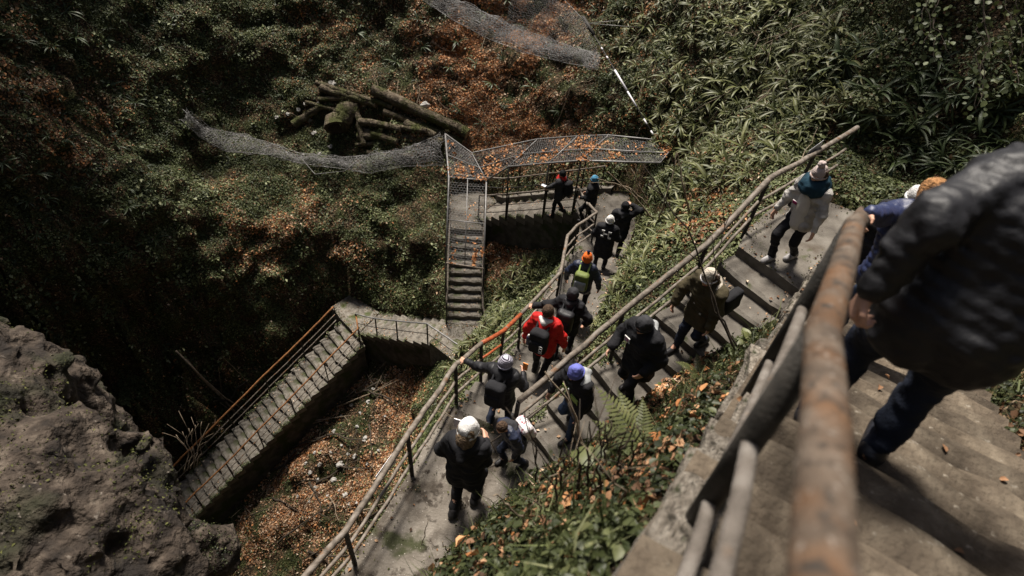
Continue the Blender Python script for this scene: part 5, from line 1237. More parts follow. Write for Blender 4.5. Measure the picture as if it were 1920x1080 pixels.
def person(label, pos, heading, height, pose, wear, vox=.02):
    s = height/1.75; pos = np.array(pos, float); hd = unit(np.array([heading[0], heading[1]]))
    ang = math.atan2(hd[1], hd[0])-math.pi/2; ca, sa = math.cos(-ang), math.sin(-ang)
    RT = np.array([[ca, -sa, 0], [sa, ca, 0], [0, 0, 1]])
    def w2l(p): return RT @ (np.array(p)-pos)/s
    g = lambda k, d: A3(*pose.get(k, d))
    pel = g('pelvis', (0, 0, .93)); lean = g('lean', (0, .04, 0)); spine = unit(A3(lean[0], lean[1], 1.0))
    chest = pel+spine*.34; neck = pel+spine*.54; tw = pose.get('twist', 0.0); rx = unit(A3(math.cos(tw), math.sin(tw), 0)-spine*spine[0]*.0); sh = pel+spine*.47
    fwd = unit(np.cross(spine, rx)*1.0)
    SL, SR = sh-rx*.175, sh+rx*.175; HL, HR = pel+A3(-.09, 0, -.03), pel+A3(.09, 0, -.03)
    LF, RF = g('LF', (-.1, .0, 0)), g('RF', (.1, .0, 0))
    if 'LFw' in pose: LF = w2l(pose['LFw'])
    if 'RFw' in pose: RF = w2l(pose['RFw'])
    LH = w2l(pose['LHw']) if 'LHw' in pose else g('LH', (-.27, .08, .82)); RH = w2l(pose['RHw']) if 'RHw' in pose else g('RH', (.27, .08, .82))
    kL, aL = ik(HL, LF+A3(0, -.03, .085), .43, .43, A3(-.1, 1, .1)); kR, aR = ik(HR, RF+A3(0, -.03, .085), .43, .43, A3(.1, 1, .1))
    eL, wL = ik(SL, LH, .29, .27, g('Lpole', (-.6, -.8, -.3))); eR, wR = ik(SR, RH, .29, .27, g('Rpole', (.6, -.8, -.3)))
    ht = pose.get('head', (0, .05)); hup = unit(spine+A3(ht[0], ht[1], .55)); hc = neck+hup*.145
    hy = pose.get('yaw', 0.0); hf = A3(-math.sin(hy), math.cos(hy), 0); hf = unit(hf-hf.dot(hup)*hup); hr = np.cross(hf, hup)
    o = bpy.data.objects.new('person', None); objs = []
    def finish(name, V, F, m):
        V = V*s; me = new_mesh(name, V, F, m, smooth=True); return me
    # --- body: one skin surface under the clothes, hands with five fingers
    body = [(pel, chest, .115, .115), (chest, sh, .12, .1), (SL, SR, .055, .055), (neck-spine*.06, hc, .052, .05), (HL, kL, .072, .05), (HR, kR, .072, .05), (kL, aL, .05, .035), (kR, aR, .05, .035), (aL, LF+A3(0, .1, .035), .036, .03), (aR, RF+A3(0, .1, .035), .036, .03),
            (SL, eL, .046, .038), (SR, eR, .046, .038), (eL, wL, .037, .026), (eR, wR, .037, .026),
            (hc+hup*.025-hf*.012, hc+hup*.03+hf*.012, .086, .082), (hc-hup*.05+hf*.03, hc-hup*.07+hf*.055, .062, .042), (hc-hup*.0+hf*.098, hc-hup*.03+hf*.112, .012, .016), (hc-hup*.01+hr*.088-hf*.01, hc-hup*.035+hr*.088-hf*.01, .018, .014), (hc-hup*.01-hr*.088-hf*.01, hc-hup*.035-hr*.088-hf*.01, .018, .014), (hc+hup*.03+hf*.085-hr*.035, hc+hup*.03+hf*.085+hr*.035, .014, .014)]
    lo, hi = bounds(body); V, F = surface_nets(caps(body, .014), lo, hi, .017 if vox < .017 else .021)
    Vs, Fs = [V], [F]; off = len(V)
    for w_, e_, sd, key in ((wL, eL, 1, 'L'), (wR, eR, -1, 'R')):
        d = unit(w_-e_)*.6+g(key+'hd', (0, 0, 0)); n = g(key+'hn', (sd*-.8, -.2, .5)); hp = hand_prims(w_, d, n, sd*pose.get(key+'thumb', 1), pose.get(key+'curl', .45), 1.08)
        lo, hi = bounds(hp, .02); v, f = surface_nets(caps(hp, .0035), lo, hi, .0065 if vox < .016 else .0085); Vs.append(v); Fs.append(f+off); off += len(v)
    me = finish('person', np.concatenate(Vs), np.concatenate(Fs), FB_['skin'])
    root = link('person', me, loc=pos); root.rotation_euler = (0, 0, ang); tag(root, label, 'person')
    def part(name, fn, lo, hi, m, h=None, parent=None, top=None):
        V, F = surface_nets(fn, lo, hi, h or vox); me = finish(name, V, F, FB_[m] if isinstance(m, str) else m)
        if top:
            q = link(name, me, loc=pos); q.rotation_euler = (0, 0, ang); tag(q, *top); return q
        return link(name, me, parent or root)
    def folds(fn, a, f, sd): return lambda P: fn(P)-a*fbm(P*f, 2, sd)
    sd = int(abs(pos[0]*100))+3
    # --- trousers and shoes
    if 'trousers' in wear:
        th = wear.get('leg', 1.0); pr = [(HL, kL, .095*th, .068*th), (HR, kR, .095*th, .068*th), (kL, aL+A3(0, 0, -.02), .068*th, .054*th), (kR, aR+A3(0, 0, -.02), .068*th, .054*th), (HL+A3(0, 0, .06), HR+A3(0, 0, .06), .105, .105)]
        lo, hi = bounds(pr); part('trousers', (lambda b4: (lambda P: b4(P)-.014*fbm(P*np.array([9, 9, 14.0]), 3, sd, .6)))(caps(pr, .016)), lo, hi, wear['trousers'])
    for a_, f_ in ((aL, LF), (aR, RF)):
        td = unit(A3(pose.get('toe', 0), 1, 0)); pr = [(f_+A3(0, -.06, .05), f_+td*.13+A3(0, 0, .038), .05, .042), (f_+A3(0, -.05, .05), a_+A3(0, 0, .02), .048, .045), (f_+td*.02+A3(0, 0, .03), f_+td*.15+A3(0, 0, .03), .045, .036)]
        fn = caps(pr, .012); z0 = f_[2]; lo, hi = bounds(pr); part('shoe', lambda P, fn=fn, z0=z0: np.maximum(fn(P), z0+.004-P[..., 2]), lo, hi, wear.get('shoes', 'shoe'), min(vox, .015))
    # --- jacket
    if 'jacket' in wear:
        m, hem, thick = wear['jacket'][:3]; puff = wear.get('puff', 0); sl = unit(A3(0, 0, -1))
        low = pel+A3(0, 0, hem-.93)
        pr = [(pel+rx*.07, low+rx*.085, .115+thick, .122+thick), (pel-rx*.07, low-rx*.085, .115+thick, .122+thick), (pel+rx*.065, chest+rx*.075, .11+thick, .118+thick), (pel-rx*.065, chest-rx*.075, .11+thick, .118+thick), (chest+rx*.075, sh+rx*.075, .115+thick, .085+thick), (chest-rx*.075, sh-rx*.075, .115+thick, .085+thick), (SL+rx*.02, SR-rx*.02, .062+thick, .062+thick), (sh, neck-spine*.015, .08+thick, .066+thick)]
        ax = [(SL, eL, .06+thick, .05+thick*.8), (SR, eR, .06+thick, .05+thick*.8), (eL, wL-unit(wL-eL)*.015, .05+thick*.8, .039+thick*.6), (eR, wR-unit(wR-eR)*.015, .05+thick*.8, .039+thick*.6)]
        pr += ax; base = caps(pr, .02)
        if puff:
            def fn(P, base=base):
                ring = np.zeros(P.shape[:-1]); best = np.full(P.shape[:-1], 1e9)
                for i, (a, b, ra, rb) in enumerate(ax+[(low, neck, .16, .16)]):
                    ba = b-a; L = np.linalg.norm(ba); t = np.clip(((P-a)@ba)/(L*L), 0, 1); d = np.linalg.norm(P-a-t[..., None]*ba, axis=-1)-(ra if i < 4 else .2)
                    q = d < best; best = np.where(q, d, best); ring = np.where(q, np.abs(np.sin(math.pi*t*L/puff)), ring)
                return base(P)-wear.get('puffamp', .009)*(ring**.7-.5)-.013*fbm(P*12, 3, sd)
        else: fn = lambda P, base=base: base(P)-.017*fbm(P*np.array([8, 8, 13.0]), 3, sd+5, .6)
        lo, hi = bounds(pr); part('jacket', fn, lo, hi, m, wear.get('jvox'))
        if 'front' in wear:
            q = chest+fwd*.12; pr2 = [(low+fwd*.05, chest+fwd*.06, .105+thick, .09+thick)]; lo, hi = bounds(pr2); b2 = caps(pr2, .01); part('sweater_front', lambda P: np.maximum(b2(P)-.012, -(P-pel)@fwd+.06), lo, hi, wear['front'])
    if 'hood' in wear:      # hood lying on the shoulders
        m = wear['hood']; c = neck-fwd*.07+spine*.02; pr = []
        n_ = 9
        for i in range(n_):
            a0, a1 = math.pi*(1.0+(i/n_))*1.0+.0, math.pi*(1.0+((i+1)/n_)); f_ = lambda a: neck+rx*math.cos(a)*.135+fwd*(math.sin(a)*.13+.035)+spine*(-.012-.03*math.sin(a)**2)
            pr.append((f_(a0), f_(a1), .045, .045))
        pr.append((c-fwd*.03-spine*.02, c-fwd*.1-spine*.1, .07, .05))
        lo, hi = bounds(pr); part('hood', folds(caps(pr, .02), .01, 12, sd+6), lo, hi, m)
        if 'lining' in wear:
            pr = [(neck+rx*.09-fwd*.06+spine*.035, neck-fwd*.125+spine*.015, .033, .04), (neck-rx*.09-fwd*.06+spine*.035, neck-fwd*.125+spine*.015, .033, .04), (neck-fwd*.1+spine*.02, neck-fwd*.165-spine*.07, .052, .022)]
            lo, hi = bounds(pr); part('hood_lining', caps(pr, .02), lo, hi, wear['lining'])
    if 'scarf' in wear:
        pr = []; n_ = 14; f_ = lambda a, z, r: neck+rx*math.cos(a)*r+fwd*(math.sin(a)*r*.95+.02)+spine*z
        for j, (z, r, t) in enumerate(((.03, .085, .042), (-.015, .11, .05)) if not wear.get('bigscarf') else ((.05, .1, .055), (0, .125, .062), (-.06, .14, .06))):
            for i in range(n_): pr.append((f_(2*math.pi*i/n_, z+.012*math.sin(3*i+j), r), f_(2*math.pi*(i+1)/n_, z+.012*math.sin(3*i+3+j), r), t, t))
        lo, hi = bounds(pr); part('scarf', folds(caps(pr, .012), .012, 13, sd+8), lo, hi, wear['scarf'])
    # --- hair and hats
    ctr = hc+hup*.03
    def cap_fn(r, cut, back=.0):
        def fn(P):
            q = P-ctr; z = q@hup; y = q@hf; x = q@hr; zz = np.where(z > 0, z/1.28, z/1.05); d = np.sqrt((x/.97)**2+((y+.012+.1*np.maximum(z, 0))/1.06)**2+zz**2)-r
            return np.maximum(d, cut-z+np.where(y < 0, y*.55, y*.2))
        return fn
    bl, bh = ctr-.2, ctr+.24
    if 'hair' in wear:
        m = wear['hair']; kind = wear.get('hairkind', 'short')
        if kind == 'short': fn = lambda P: np.maximum(cap_fn(.099, -.2)(P)-.004*fbm(P*30, 2, 4), np.minimum(((P-ctr)@hf)-.045-((P-ctr)@hup)*.6, 5)); 
        else:
            pr = [(ctr-hf*.02, ctr-hf*.05-hup*.12, .105, .085), (ctr-hf*.06-hup*.1, neck-fwd*.09-spine*.05, .08, .06)] + ([(neck-fwd*.1, chest-fwd*.16, .07, .035)] if kind == 'long' else [])
            b3 = caps(pr, .02); fn = lambda P: np.maximum(b3(P)-.012*fbm(P*np.array([34, 34, 12]), 2, 5), ((P-ctr)@hf)-.04)
            lo, hi = bounds(pr); bl, bh = np.minimum(bl, lo), np.maximum(bh, hi)
        part('hair', fn, bl, bh, m, min(vox, .015)); bl, bh = ctr-.2, ctr+.24
    if 'hat' in wear:
        m, kind = wear['hat'][:2]
        hatfn = cap_fn(.107 if kind != 'slim' else .102, -.028)
        rib = lambda P: 0.0
        hat = part('hat', lambda P: hatfn(P)-rib(P)-.009*fbm(P*15, 3, sd), bl, bh, m, min(vox, .013))
        pr = [(ctr-hup*.02+(hr*math.cos(a)*.096+hf*(math.sin(a)*.106-.01))+hup*(.25*.115*math.sin(a)), ctr-hup*.02+(hr*math.cos(a+.35)*.096+hf*(math.sin(a+.35)*.106-.01))+hup*(.25*.115*math.sin(a+.35)), .016, .016) for a in np.arange(0, 6.28, .35)]
        lo, hi = bounds(pr); part('hat_brim', caps(pr, .006), lo, hi, wear['hat'][3] if len(wear['hat']) > 3 else m, min(vox, .013), hat)
        if kind == 'pom' or (len(wear['hat']) > 2 and wear['hat'][2]):
            pm = wear['hat'][2] if len(wear['hat']) > 2 and wear['hat'][2] else m; c = ctr+hup*.165-hf*.025; pr_ = wear.get('pomr', .05); lo, hi = c-.09, c+.09
            part('pompom', lambda P: np.linalg.norm(P-c, axis=-1)-pr_-.008*vnoise(P*70, 3), lo, hi, pm, .01, hat)
    # --- dark eyes for faces turned to the lens
    if wear.get('eyes'):
        for q in (-1, 1):
            c = hc+hup*.012+hf*.092+hr*.034*q; lo, hi = c-.03, c+.03; part('eye', lambda P: np.linalg.norm(P-c, axis=-1)-.012, lo, hi, 'brown', .006)
        c = hc-hup*.055+hf*.1; pr = [(c-hr*.022, c+hr*.022, .008, .008)]; lo, hi = bounds(pr, .02); part('mouth', caps(pr, .004), lo, hi, 'pink', .006)
    # --- backpack: a thing of its own, worn
    R = np.stack([rx, fwd, spine], 1)
    info = dict(root=root, ang=ang, pos=pos, s=s, R=R, chest=chest, sh=sh, fwd=fwd, rx=rx, spine=spine, pel=pel, neck=neck, hc=hc, hup=hup, hf=hf, hr=hr, wL=wL, wR=wR, SL=SL, SR=SR, eL=eL, eR=eR)
    if 'pack' in wear:
        m, m2, lb = wear['pack'][:3]; th = wear['jacket'][2]; sz = wear['pack'][3] if len(wear['pack']) > 3 else 1.0
        c = pel+spine*.27-fwd*(.135+th+.105); h = np.array([.15, .1, .23])*sz
        base = rbox(c, h, .07, R); lo, hi = c-.42, c+.42
        b = part('backpack', lambda P: base(P)-.008*fbm(P*9, 2, sd+11), lo, hi, m, top=(lb, 'backpack'))
        pk = rbox(c-fwd*.085*sz-spine*.06*sz, h*np.array([.82, .45, .52]), .04, R); part('front_pocket', lambda P: pk(P)-.005*fbm(P*11, 2, sd), lo, hi, m2, parent=b)
        for q in (-1, 1):
            y = .105+th+.012; pr = [(c+rx*q*.09+spine*.2*sz+fwd*.06, sh+rx*q*.1+spine*(.085+th)-fwd*.02, .02, .02), (sh+rx*q*.1+spine*(.085+th)-fwd*.02, sh+rx*q*.115+fwd*(y)-spine*.05, .02, .02), (sh+rx*q*.115+fwd*y-spine*.05, chest+rx*q*.14+fwd*(y)-spine*.1, .02, .018)]
            lo2, hi2 = bounds(pr); part('strap', caps(pr, .006), lo2, hi2, wear['pack'][4] if len(wear['pack']) > 4 else m, .014, b)
        info['pack'] = b; info['pc'] = c; info['ph'] = h
    return info
def attach_box(info, name, c, h, m, top=None, parent=None, R=None, r=.006):
    v, f = boxm(c*info['s'], np.array(h)*info['s'], info['R'] if R is None else R); me = new_mesh(name, v, f, FB_[m] if isinstance(m, str) else m)
    if top: q = link(name, me, loc=info['pos']); q.rotation_euler = (0, 0, info['ang']); return tag(q, *top)
    return link(name, me, parent or info['root'])
def lettering(text, size, m, parent, M3, name='lettering'):
    cu = bpy.data.curves.new('text', 'FONT'); cu.body = text; cu.size = size; cu.extrude = .003; cu.align_x = 'CENTER'; cu.align_y = 'CENTER'
    t = bpy.data.objects.new('text', cu); COL.objects.link(t); dg = bpy.context.evaluated_depsgraph_get(); dg.update()
    me = bpy.data.meshes.new_from_object(t.evaluated_get(dg)); bpy.data.objects.remove(t, do_unlink=True)
    me.materials.clear(); me.materials.append(m); o = link(name, me, parent); o.matrix_local = M3; return o
def frame4(c, x, y, z):
    return Matrix(((x[0], y[0], z[0], c[0]), (x[1], y[1], z[1], c[1]), (x[2], y[2], z[2], c[2]), (0, 0, 0, 1)))
def floor_at(px, py):
    """walkway point seen at a pixel"""
    P = ray(px, py)[None]*np.arange(.8, 30, .02)[:, None]; d, z = walk(P[:, 0], P[:, 1])
    k = np.argmax((d < .12) & (P[:, 2] <= z)); return np.array([P[k, 0], P[k, 1], float(z[k])])
def fit_h(p, head_py):
    lo_, hi_ = .6, 2.4
    for _ in range(40):
        m = (lo_+hi_)/2; q = project(p+np.array([0, 0, m]))[1]
        if q > head_py: lo_ = m
        else: hi_ = m
    return lo_
def tread(p):
    best = None
    for F in FLIGHTS.values():
        t, u = F.local(p[0], p[1])
        if 0 <= t <= F.run*F.n and abs(u) <= F.w/2+.05: return float(F.ztread(t))
    for poly, z in LAND.values():
        if inpoly(np.array(p[0]), np.array(p[1]), poly): return z
    return float(walk(np.array(p[0]), np.array(p[1]))[1])
def stand(px, py, head_py, heading, hmin, hmax, stride=.22, side=.1, lead='L', pzk=0.0):
    p = floor_at(px, py); h = min(max(fit_h(p, head_py), hmin), hmax); hd = unit(np.array(heading)); rt_ = np.array([hd[1], -hd[0]])
    fo = hd*stride; a = p[:2]+fo-rt_*side*(1 if lead == 'L' else -1); b = p[:2]-fo+rt_*side*(1 if lead == 'L' else -1)
    za, zb = tread(a), tread(b); fa_, fb_ = np.array([*a, za]), np.array([*b, zb]); base = np.array([p[0], p[1], min(za, zb)])
    ps = {'LFw': fa_ if lead == 'L' else fb_, 'RFw': fb_ if lead == 'L' else fa_}
    span = abs(za-zb)/(h/1.75); ps['pelvis'] = (0, .0, .9+min(.16, span*.55)-stride*.12+pzk)
    print('PERSON', px, py, 'base', base.round(2), 'h', round(h, 2)); return base, h, ps
def rail_pt(a, b, t): return np.array(a)*(1-t)+np.array(b)*t
# --- the walkers, from the broad landing downwards
base, h, ps = stand(872, 948, 792, (.22, .97), 1.7, 1.88, .12, lead='R'); ps.update(LH=(-.2, .28, 1.02), RH=(.12, .3, 1.05), Lpole=(-.6, -.6, -1), Rpole=(.4, -.6, -1), head=(.06, .3))
i1 = person('person in a white knit hat and black hooded coat on the broad landing', base, (.22, .97), h, ps, dict(jacket=('black', .74, .012), trousers='black', hood='black', hat=('white', 'knit'), hair='blond', hairkind='tail', leg=1.0), .018)
attach_box(i1, 'paper_sheet', i1['wL']+A3(-.02, .1, .05), (.05, .004, .08), M['paper'], ('small white paper held by the white hatted person', 'paper'), R=np.eye(3))
base, h, ps = stand(935, 792, 664, (.36, .93), 1.45, 1.72, .14, lead='R')
ps.update(LHw=rail_pt(fC[3], fC[4], .15)+np.array([0, 0, .98]), Lpole=(-.5, -.3, -1), RH=(.2, .34, 1.2), Lcurl=.9, head=(.1, .2))
i2 = person('person in a striped knit hat holding an orange phone and the railing', base, (.36, .93), h, ps, dict(jacket=('blackpuff', .78, .022), trousers='darkjeans', hood='black', hat=('stripes', 'knit'), pack=('black', 'black', 'black backpack worn by the striped hat walker', 1.0)), .018)
attach_box(i2, 'phone', i2['wR']+A3(.0, .06, .09), (.04, .006, .075), 'phone', ('orange phone held up by the striped hat walker', 'phone'))
base, h, ps = stand(1008, 705, 575, (.36, .93), 1.5, 1.78, .15, lead='L'); ps.update(LH=(-.34, .02, .86), RH=(.34, .12, .9), Lpole=(-1, -.5, 0), Rpole=(1, -.5, 0))
i3 = person('person in a bright red jacket with a white hood lining', base, (.36, .93), h, ps, dict(jacket=('red', .8, .022), trousers='black', hood='red', lining='white', hair='brown', hairkind='short', pack=('black', 'black', 'black backpack with white letters on the red jacket', 1.0)), .017)
c = (i3['pc']-i3['fwd']*(.155)+i3['rx']*.095-i3['spine']*.02)*i3['s']
lettering('SCO', .085*i3['s'], FB_['white'], i3['pack'], frame4(c, i3['spine'], -i3['rx'], -i3['fwd']))
bt = (i3['pc']-i3['rx']*.17-i3['spine']*.06); pr = [(bt-A3(0, 0, .08), bt+A3(0, 0, .06), .036, .036)]
v, f = surface_nets(caps([(a*i3['s'], b*i3['s'], ra, rb) for a, b, ra, rb in pr], .01), (bt-.15)*i3['s'], (bt+.15)*i3['s'], .012); o = link('bottle', new_mesh('bottle', v, f, FB_['bluejacket'], smooth=True), loc=i3['pos']); o.rotation_euler = (0, 0, i3['ang']); tag(o, 'blue bottle in the side of the red walker backpack', 'bottle')
pr = [(bt+A3(0, 0, .075), bt+A3(0, 0, .11), .026, .022)]; v, f = surface_nets(caps([(a*i3['s'], b*i3['s'], ra, rb) for a, b, ra, rb in pr], .01), (bt-.15)*i3['s'], (bt+.18)*i3['s'], .01); link('cap', new_mesh('cap', v, f, FB_['white'], smooth=True), o)
base, h, ps = stand(1052, 662, 540, (.33, .94), 1.6, 1.8, .14, lead='R'); ps.update(LHw=rail_pt(fC[6], fC[7], .15)+np.array([0, 0, .98]), Lpole=(-.3, -.4, -1), Lcurl=.9, RH=(.32, .08, .9), Rpole=(1, -.5, 0))
i4 = person('person in black with a charcoal beanie reaching for the orange rail', base, (.33, .94), h, ps, dict(jacket=('black', .8, .03), trousers='black', hood='black', lining='charcoal', hat=('charcoal', 'plain'), pack=('blackpuff', 'black', 'black backpack on the person reaching for the orange rail', 1.0)), .018)
base, h, ps = stand(1080, 585, 474, (.28, .96), 1.5, 1.75, .1, lead='R'); ps.update(LH=(-.36, .06, .86), RH=(.36, .06, .84), Lpole=(-1, -.4, 0), Rpole=(1, -.4, 0))
i5 = person('person in an orange hat and navy jacket in the middle of the path', base, (.28, .96), h, ps, dict(jacket=('navy', .82, .022), puff=.07, trousers='black', hat=('orange', 'knit', 'purple'), pomr=.034, pack=('green', 'grey', 'green and grey backpack under the orange hat', 1.0, 'neon')), .018)
base, h, ps = stand(1122, 505, 410, (.25, .97), 1.6, 1.8, .1, lead='R'); ps.update(LH=(-.2, .25, 1.0), RH=(.2, .25, 1.0), head=(.06, .12))
i6 = person('person in a white cap and long black coat with a white back print', base, (.25, .97), h, ps, dict(jacket=('black', .6, .035), trousers='black', hat=('white', 'slim'), hair='blond'), .02)
c = (i6['chest']+i6['spine']*.05-i6['fwd']*.196)*i6['s']; 
lettering('H', .26*i6['s'], FB_['white'], i6['root'], frame4(c, unit(i6['rx']+i6['spine']*.1), i6['spine'], -i6['fwd']), 'back_print')
for q, (a, b) in enumerate(((-.08, .1), (.09, .085), (-.085, -.06), (.1, -.075))):
    c2 = c+(i6['rx']*a+i6['spine']*b-i6['fwd']*.004)*i6['s']; v, f = boxm(c2, (.034, .007, .02), i6['R']); obj('back_print', v, f, FB_['white'], i6['root'])
base, h, ps = stand(1150, 478, 378, (.2, .98), 1.65, 1.8, .08, lead='L'); ps.update(LH=(-.2, .25, 1.0), RH=(.14, .1, 1.62), Rpole=(1, -.2, -.2), Rcurl=.3)
i7 = person('person in black with a raised hand at the dark beanie', base, (.2, .98), h, ps, dict(jacket=('black', .75, .035), trousers='black', hood='charcoal', hat=('black', 'plain')), .02)
base, h, ps = stand(1100, 418, 338, (-.83, .5), 1.6, 1.75, .1, lead='L'); ps.update(LH=(-.2, .25, .95), RH=(.2, .25, .95))
i8 = person('person in a teal blue hat and black coat under the mesh roof', base, (-.83, .5), h, ps, dict(jacket=('black', .75, .03), trousers='black', hood='black', hat=('tealhat', 'knit')), .02)
base, h, ps = stand(1042, 420, 324, (-.83, .53), 1.6, 1.8, .14, lead='L'); ps.update(LH=(-.16, .48, 1.05), RH=(.2, .3, 1.0), Lpole=(-.6, -.6, -.6))
i9 = person('person with a red scarf and black puffer on the roofed steps', base, (-.83, .53), h, ps, dict(jacket=('charcoal', .78, .03), puff=.075, trousers='black', scarf='redscarf', hat=('black', 'plain'), pack=('black', 'black', 'dark backpack worn by the red scarf walker', 1.05)), .02)
attach_box(i9, 'paper_sheet', i9['wL']+A3(-.02, .12, .05), (.06, .08, .004), M['paper'], ('folded white paper held by the red scarf walker', 'paper'), R=np.eye(3))
# --- the walkers on the long flight, coming towards the lens
hB = (-.79, -.61)
base, h, ps = stand(1288, 652, 497, hB, 1.6, 1.78, .16, lead='R'); ps.update(LH=(-.3, .2, .78), RH=(.3, .28, .95), lean=(0, .24, 0), head=(0, .75), Lpole=(-1, -.5, 0), Rpole=(1, -.4, 0))
i10 = person('person in an olive coat and cream bobble hat looking down on the steps', base, hB, h, ps, dict(jacket=('olive', .66, .04), trousers='darkjeans', hat=('cream', 'knit', None, 'floral'), hood='cream', hair='brown', hairkind='tail', eyes=True), .017)
for q in (-1, 1):
    c = i10['pel']+i10['fwd']*.19+i10['rx']*.07*q+A3(0, 0, .1+.05*q); attach_box(i10, 'button', c, (.012, .006, .012), 'white')
c = i10['pel']-i10['fwd']*.24-i10['rx']*.2+A3(0, 0, .1); bfn = rbox(c*i10['s'], (.07, .16, .17), .05, i10['R']); v, f = surface_nets(lambda P: bfn(P)-.01*fbm(P*8, 2, 3), c*i10['s']-.3, c*i10['s']+.3, .02)
o = link('shoulder_bag', new_mesh('shoulder_bag', v, f, FB_['black'], smooth=True), loc=i10['pos']); o.rotation_euler = (0, 0, i10['ang']); tag(o, 'black bag hanging behind the olive coat', 'bag')
base, h, ps = stand(1176, 742, 583, hB, 1.65, 1.8, .1, lead='L'); ps.update(LH=(-.24, .2, .9), RH=(.28, .3, .95), lean=(0, .16, 0), head=(0, .8))
i11 = person('person in a black coat and beanie with a white chest badge', base, hB, h, ps, dict(jacket=('black', .7, .045), trousers='black', hat=('charcoal', 'plain'), hood='black', lining='grey'), .017)
c = i11['chest']+i11['fwd']*.185+i11['rx']*.12+i11['spine']*.02; bd = attach_box(i11, 'badge', c, (.045, .006, .05), 'white'); bd['label'] = 'white badge with a pink square'
attach_box(i11, 'badge_print', c+i11['fwd']*.005, (.022, .005, .024), 'pink', parent=bd); attach_box(i11, 'badge_print', c+i11['fwd']*.0075, (.01, .005, .011), 'white', parent=bd)
base, h, ps = stand(1072, 800, 668, hB, 1.35, 1.6, .14, lead='L'); ps.update(LH=(-.26, .22, .85), RH=(.3, .3, .95), lean=(0, .22, 0), head=(.0, .7), Rpole=(1, -.4, 0))
i12 = person('child in a periwinkle beanie and black neon trimmed jacket', base, hB, h, ps, dict(jacket=('black', .8, .03), trousers='jeans', hat=('blue', 'plain'), hood='grey', leg=1.05), .016)
for q, dz, w_ in ((-1, .0, .075), (1, .08, .05)):
    c = i12['pel']+i12['spine']*(.2+dz)+i12['fwd']*.172+i12['rx']*.1*q; attach_box(i12, 'neon_panel', c, (w_, .012, .06), 'neon')
attach_box(i12, 'zip_strip', i12['pel']+i12['spine']*.24+i12['fwd']*.19, (.008, .006, .16), 'white')
base, h, ps = stand(962, 868, 772, hB, 1.05, 1.35, .1, lead='R'); ps.update(LH=(-.25, .22, .8), RHw=rail_pt(feetB[3], feetB[4], 1.0)+np.array([0, 0, .35]), lean=(.05, .45, 0), head=(.0, .9))
i13 = person('brown haired child in dark clothes bending at the foot of the railing', base, hB, h, ps, dict(jacket=('navy', .8, .03), trousers='darkjeans', hair='brown', hairkind='short', hood='charcoal'), .016)
c = i13['pel']-i13['fwd']*.26-i13['rx']*.05+i13['spine']*.2; bfn = rbox(c*i13['s'], (.13, .08, .16), .06, i13['R']); v, f = surface_nets(lambda P: bfn(P)-.01*fbm(P*8, 2, 3), c*i13['s']-.3, c*i13['s']+.3, .018)
o = link('backpack', new_mesh('backpack', v, f, FB_['floral'], smooth=True), loc=i13['pos']); o.rotation_euler = (0, 0, i13['ang']); tag(o, 'small white flowered backpack on the bending child', 'backpack')
base, h, ps = stand(1462, 486, 300, (-.82, -.57), 1.6, 1.78, .17, lead='R', side=.06); ps.update(LH=(-.36, .2, .74), RH=(.3, .2, .8), lean=(0, .14, 0), head=(0, .55), Lpole=(-1, -.4, 0), Rpole=(1, -.4, 0))
i14 = person('woman in a pale sweater, teal scarf and pink bobble hat on the landing', base, (-.82, -.57), h, ps, dict(jacket=('sweater', .8, .012), front='sweaterfront', trousers='black', leg=.97, shoes='sneaker', scarf='teal', bigscarf=True, hat=('pinkhat', 'pom', 'pinkhat'), hair='brown', hairkind='tail', eyes=True), .015)
c = i14['pel']+i14['spine']*.22+i14['fwd']*.215+i14['rx']*.07; bd = attach_box(i14, 'badge', c, (.04, .006, .055), 'white'); attach_box(i14, 'badge_print', c+i14['fwd']*.004+i14['spine']*.03, (.034, .006, .022), 'pink', parent=bd)
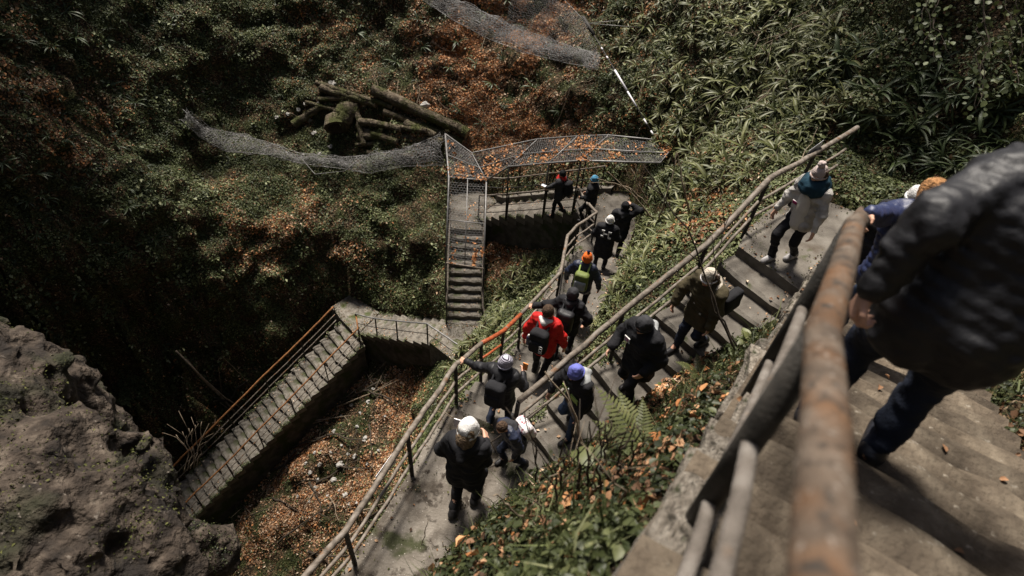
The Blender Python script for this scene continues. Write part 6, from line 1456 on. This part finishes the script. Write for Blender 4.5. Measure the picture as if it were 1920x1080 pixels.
# --- on the near flight
def onA(t, u): p = fa(t, u); return np.array([*p, tread(p)])
rf, lf = np.array([1.75, 1.5, 0]), np.array([1.5, 1.66, 0])
rf[2], lf[2] = tread(rf), tread(lf)
base = np.array([1.6, 1.45, min(rf[2], lf[2])]); hs = 1.82
s_ = hs/1.75; hd = unit(dA); rt2 = np.array([hd[1], -hd[0]])
def loc(p): q = (np.array(p)-base)/s_; return (q[:2]@rt2, q[:2]@hd, q[2])
pelw = ats(1785, 605, 2.0); shw = ats(1866, 352, 1.86)
pl = loc(pelw); sl2 = loc(shw+np.array([*(rt2*.18), -.02])); ln = (np.array(sl2)-np.array(pl)); 
ps = dict(LFw=lf, RFw=rf, pelvis=pl, lean=(ln[0]/ln[2], ln[1]/ln[2], 0), LHw=ats(1632, 545, 1.93), Lpole=(-.3, -.7, -.5), Lcurl=.95, Lhd=(0, .2, -.5), RH=(pl[0]+.35, pl[1]+.25, pl[2]-.05), head=(.1, .2))
i15 = person('man in a black puffer jacket and dark jeans filling the right foreground', base, dA, hs, ps, dict(jacket=('blackpuff', .86, .03), puff=.052, puffamp=.007, jvox=.011, trousers='darkjeans', shoes='boot', hat=('black', 'plain'), hood='blackpuff', leg=1.12), .014)
base = onA(2.0, .38); h = 1.47; ps = dict(LFw=onA(2.25, .3), RFw=onA(1.95, .5), pelvis=(0, 0, .97), LHw=ats(1606, 404, 3.3), Lpole=(-.2, -.5, -1), Lcurl=.8, Lhd=(0, .1, -.5), head=(.0, .3), lean=(-.12, .1, 0))
i16 = person('person with ginger hair in a blue quilted jacket holding the near rail', base, dA, h, ps, dict(jacket=('bluejacket', .8, .025), puff=.06, trousers='jeans', hair='redhair', hairkind='tail', leg=1.0), .014)
base = onA(4.2, .38); ps = dict(LFw=onA(4.3, .3), RFw=onA(4.1, .5), pelvis=(0, 0, .93)); h = 1.55
i17 = person('person in a white hat half hidden behind the ginger hair', base, dA, h, ps, dict(jacket=('black', .75, .03), trousers='black', hat=('white', 'knit'), hood='black'), .02)
base = onA(4.3, .12); ps = dict(LFw=onA(4.4, .05), RFw=onA(4.25, .2), pelvis=(0, 0, .93)); h = 1.0
i18 = person('small child in a white and black hat behind the near rail end', base, dA, h, ps, dict(jacket=('black', .75, .04), trousers='black', hat=('white', 'plain', None, 'black')), .02)
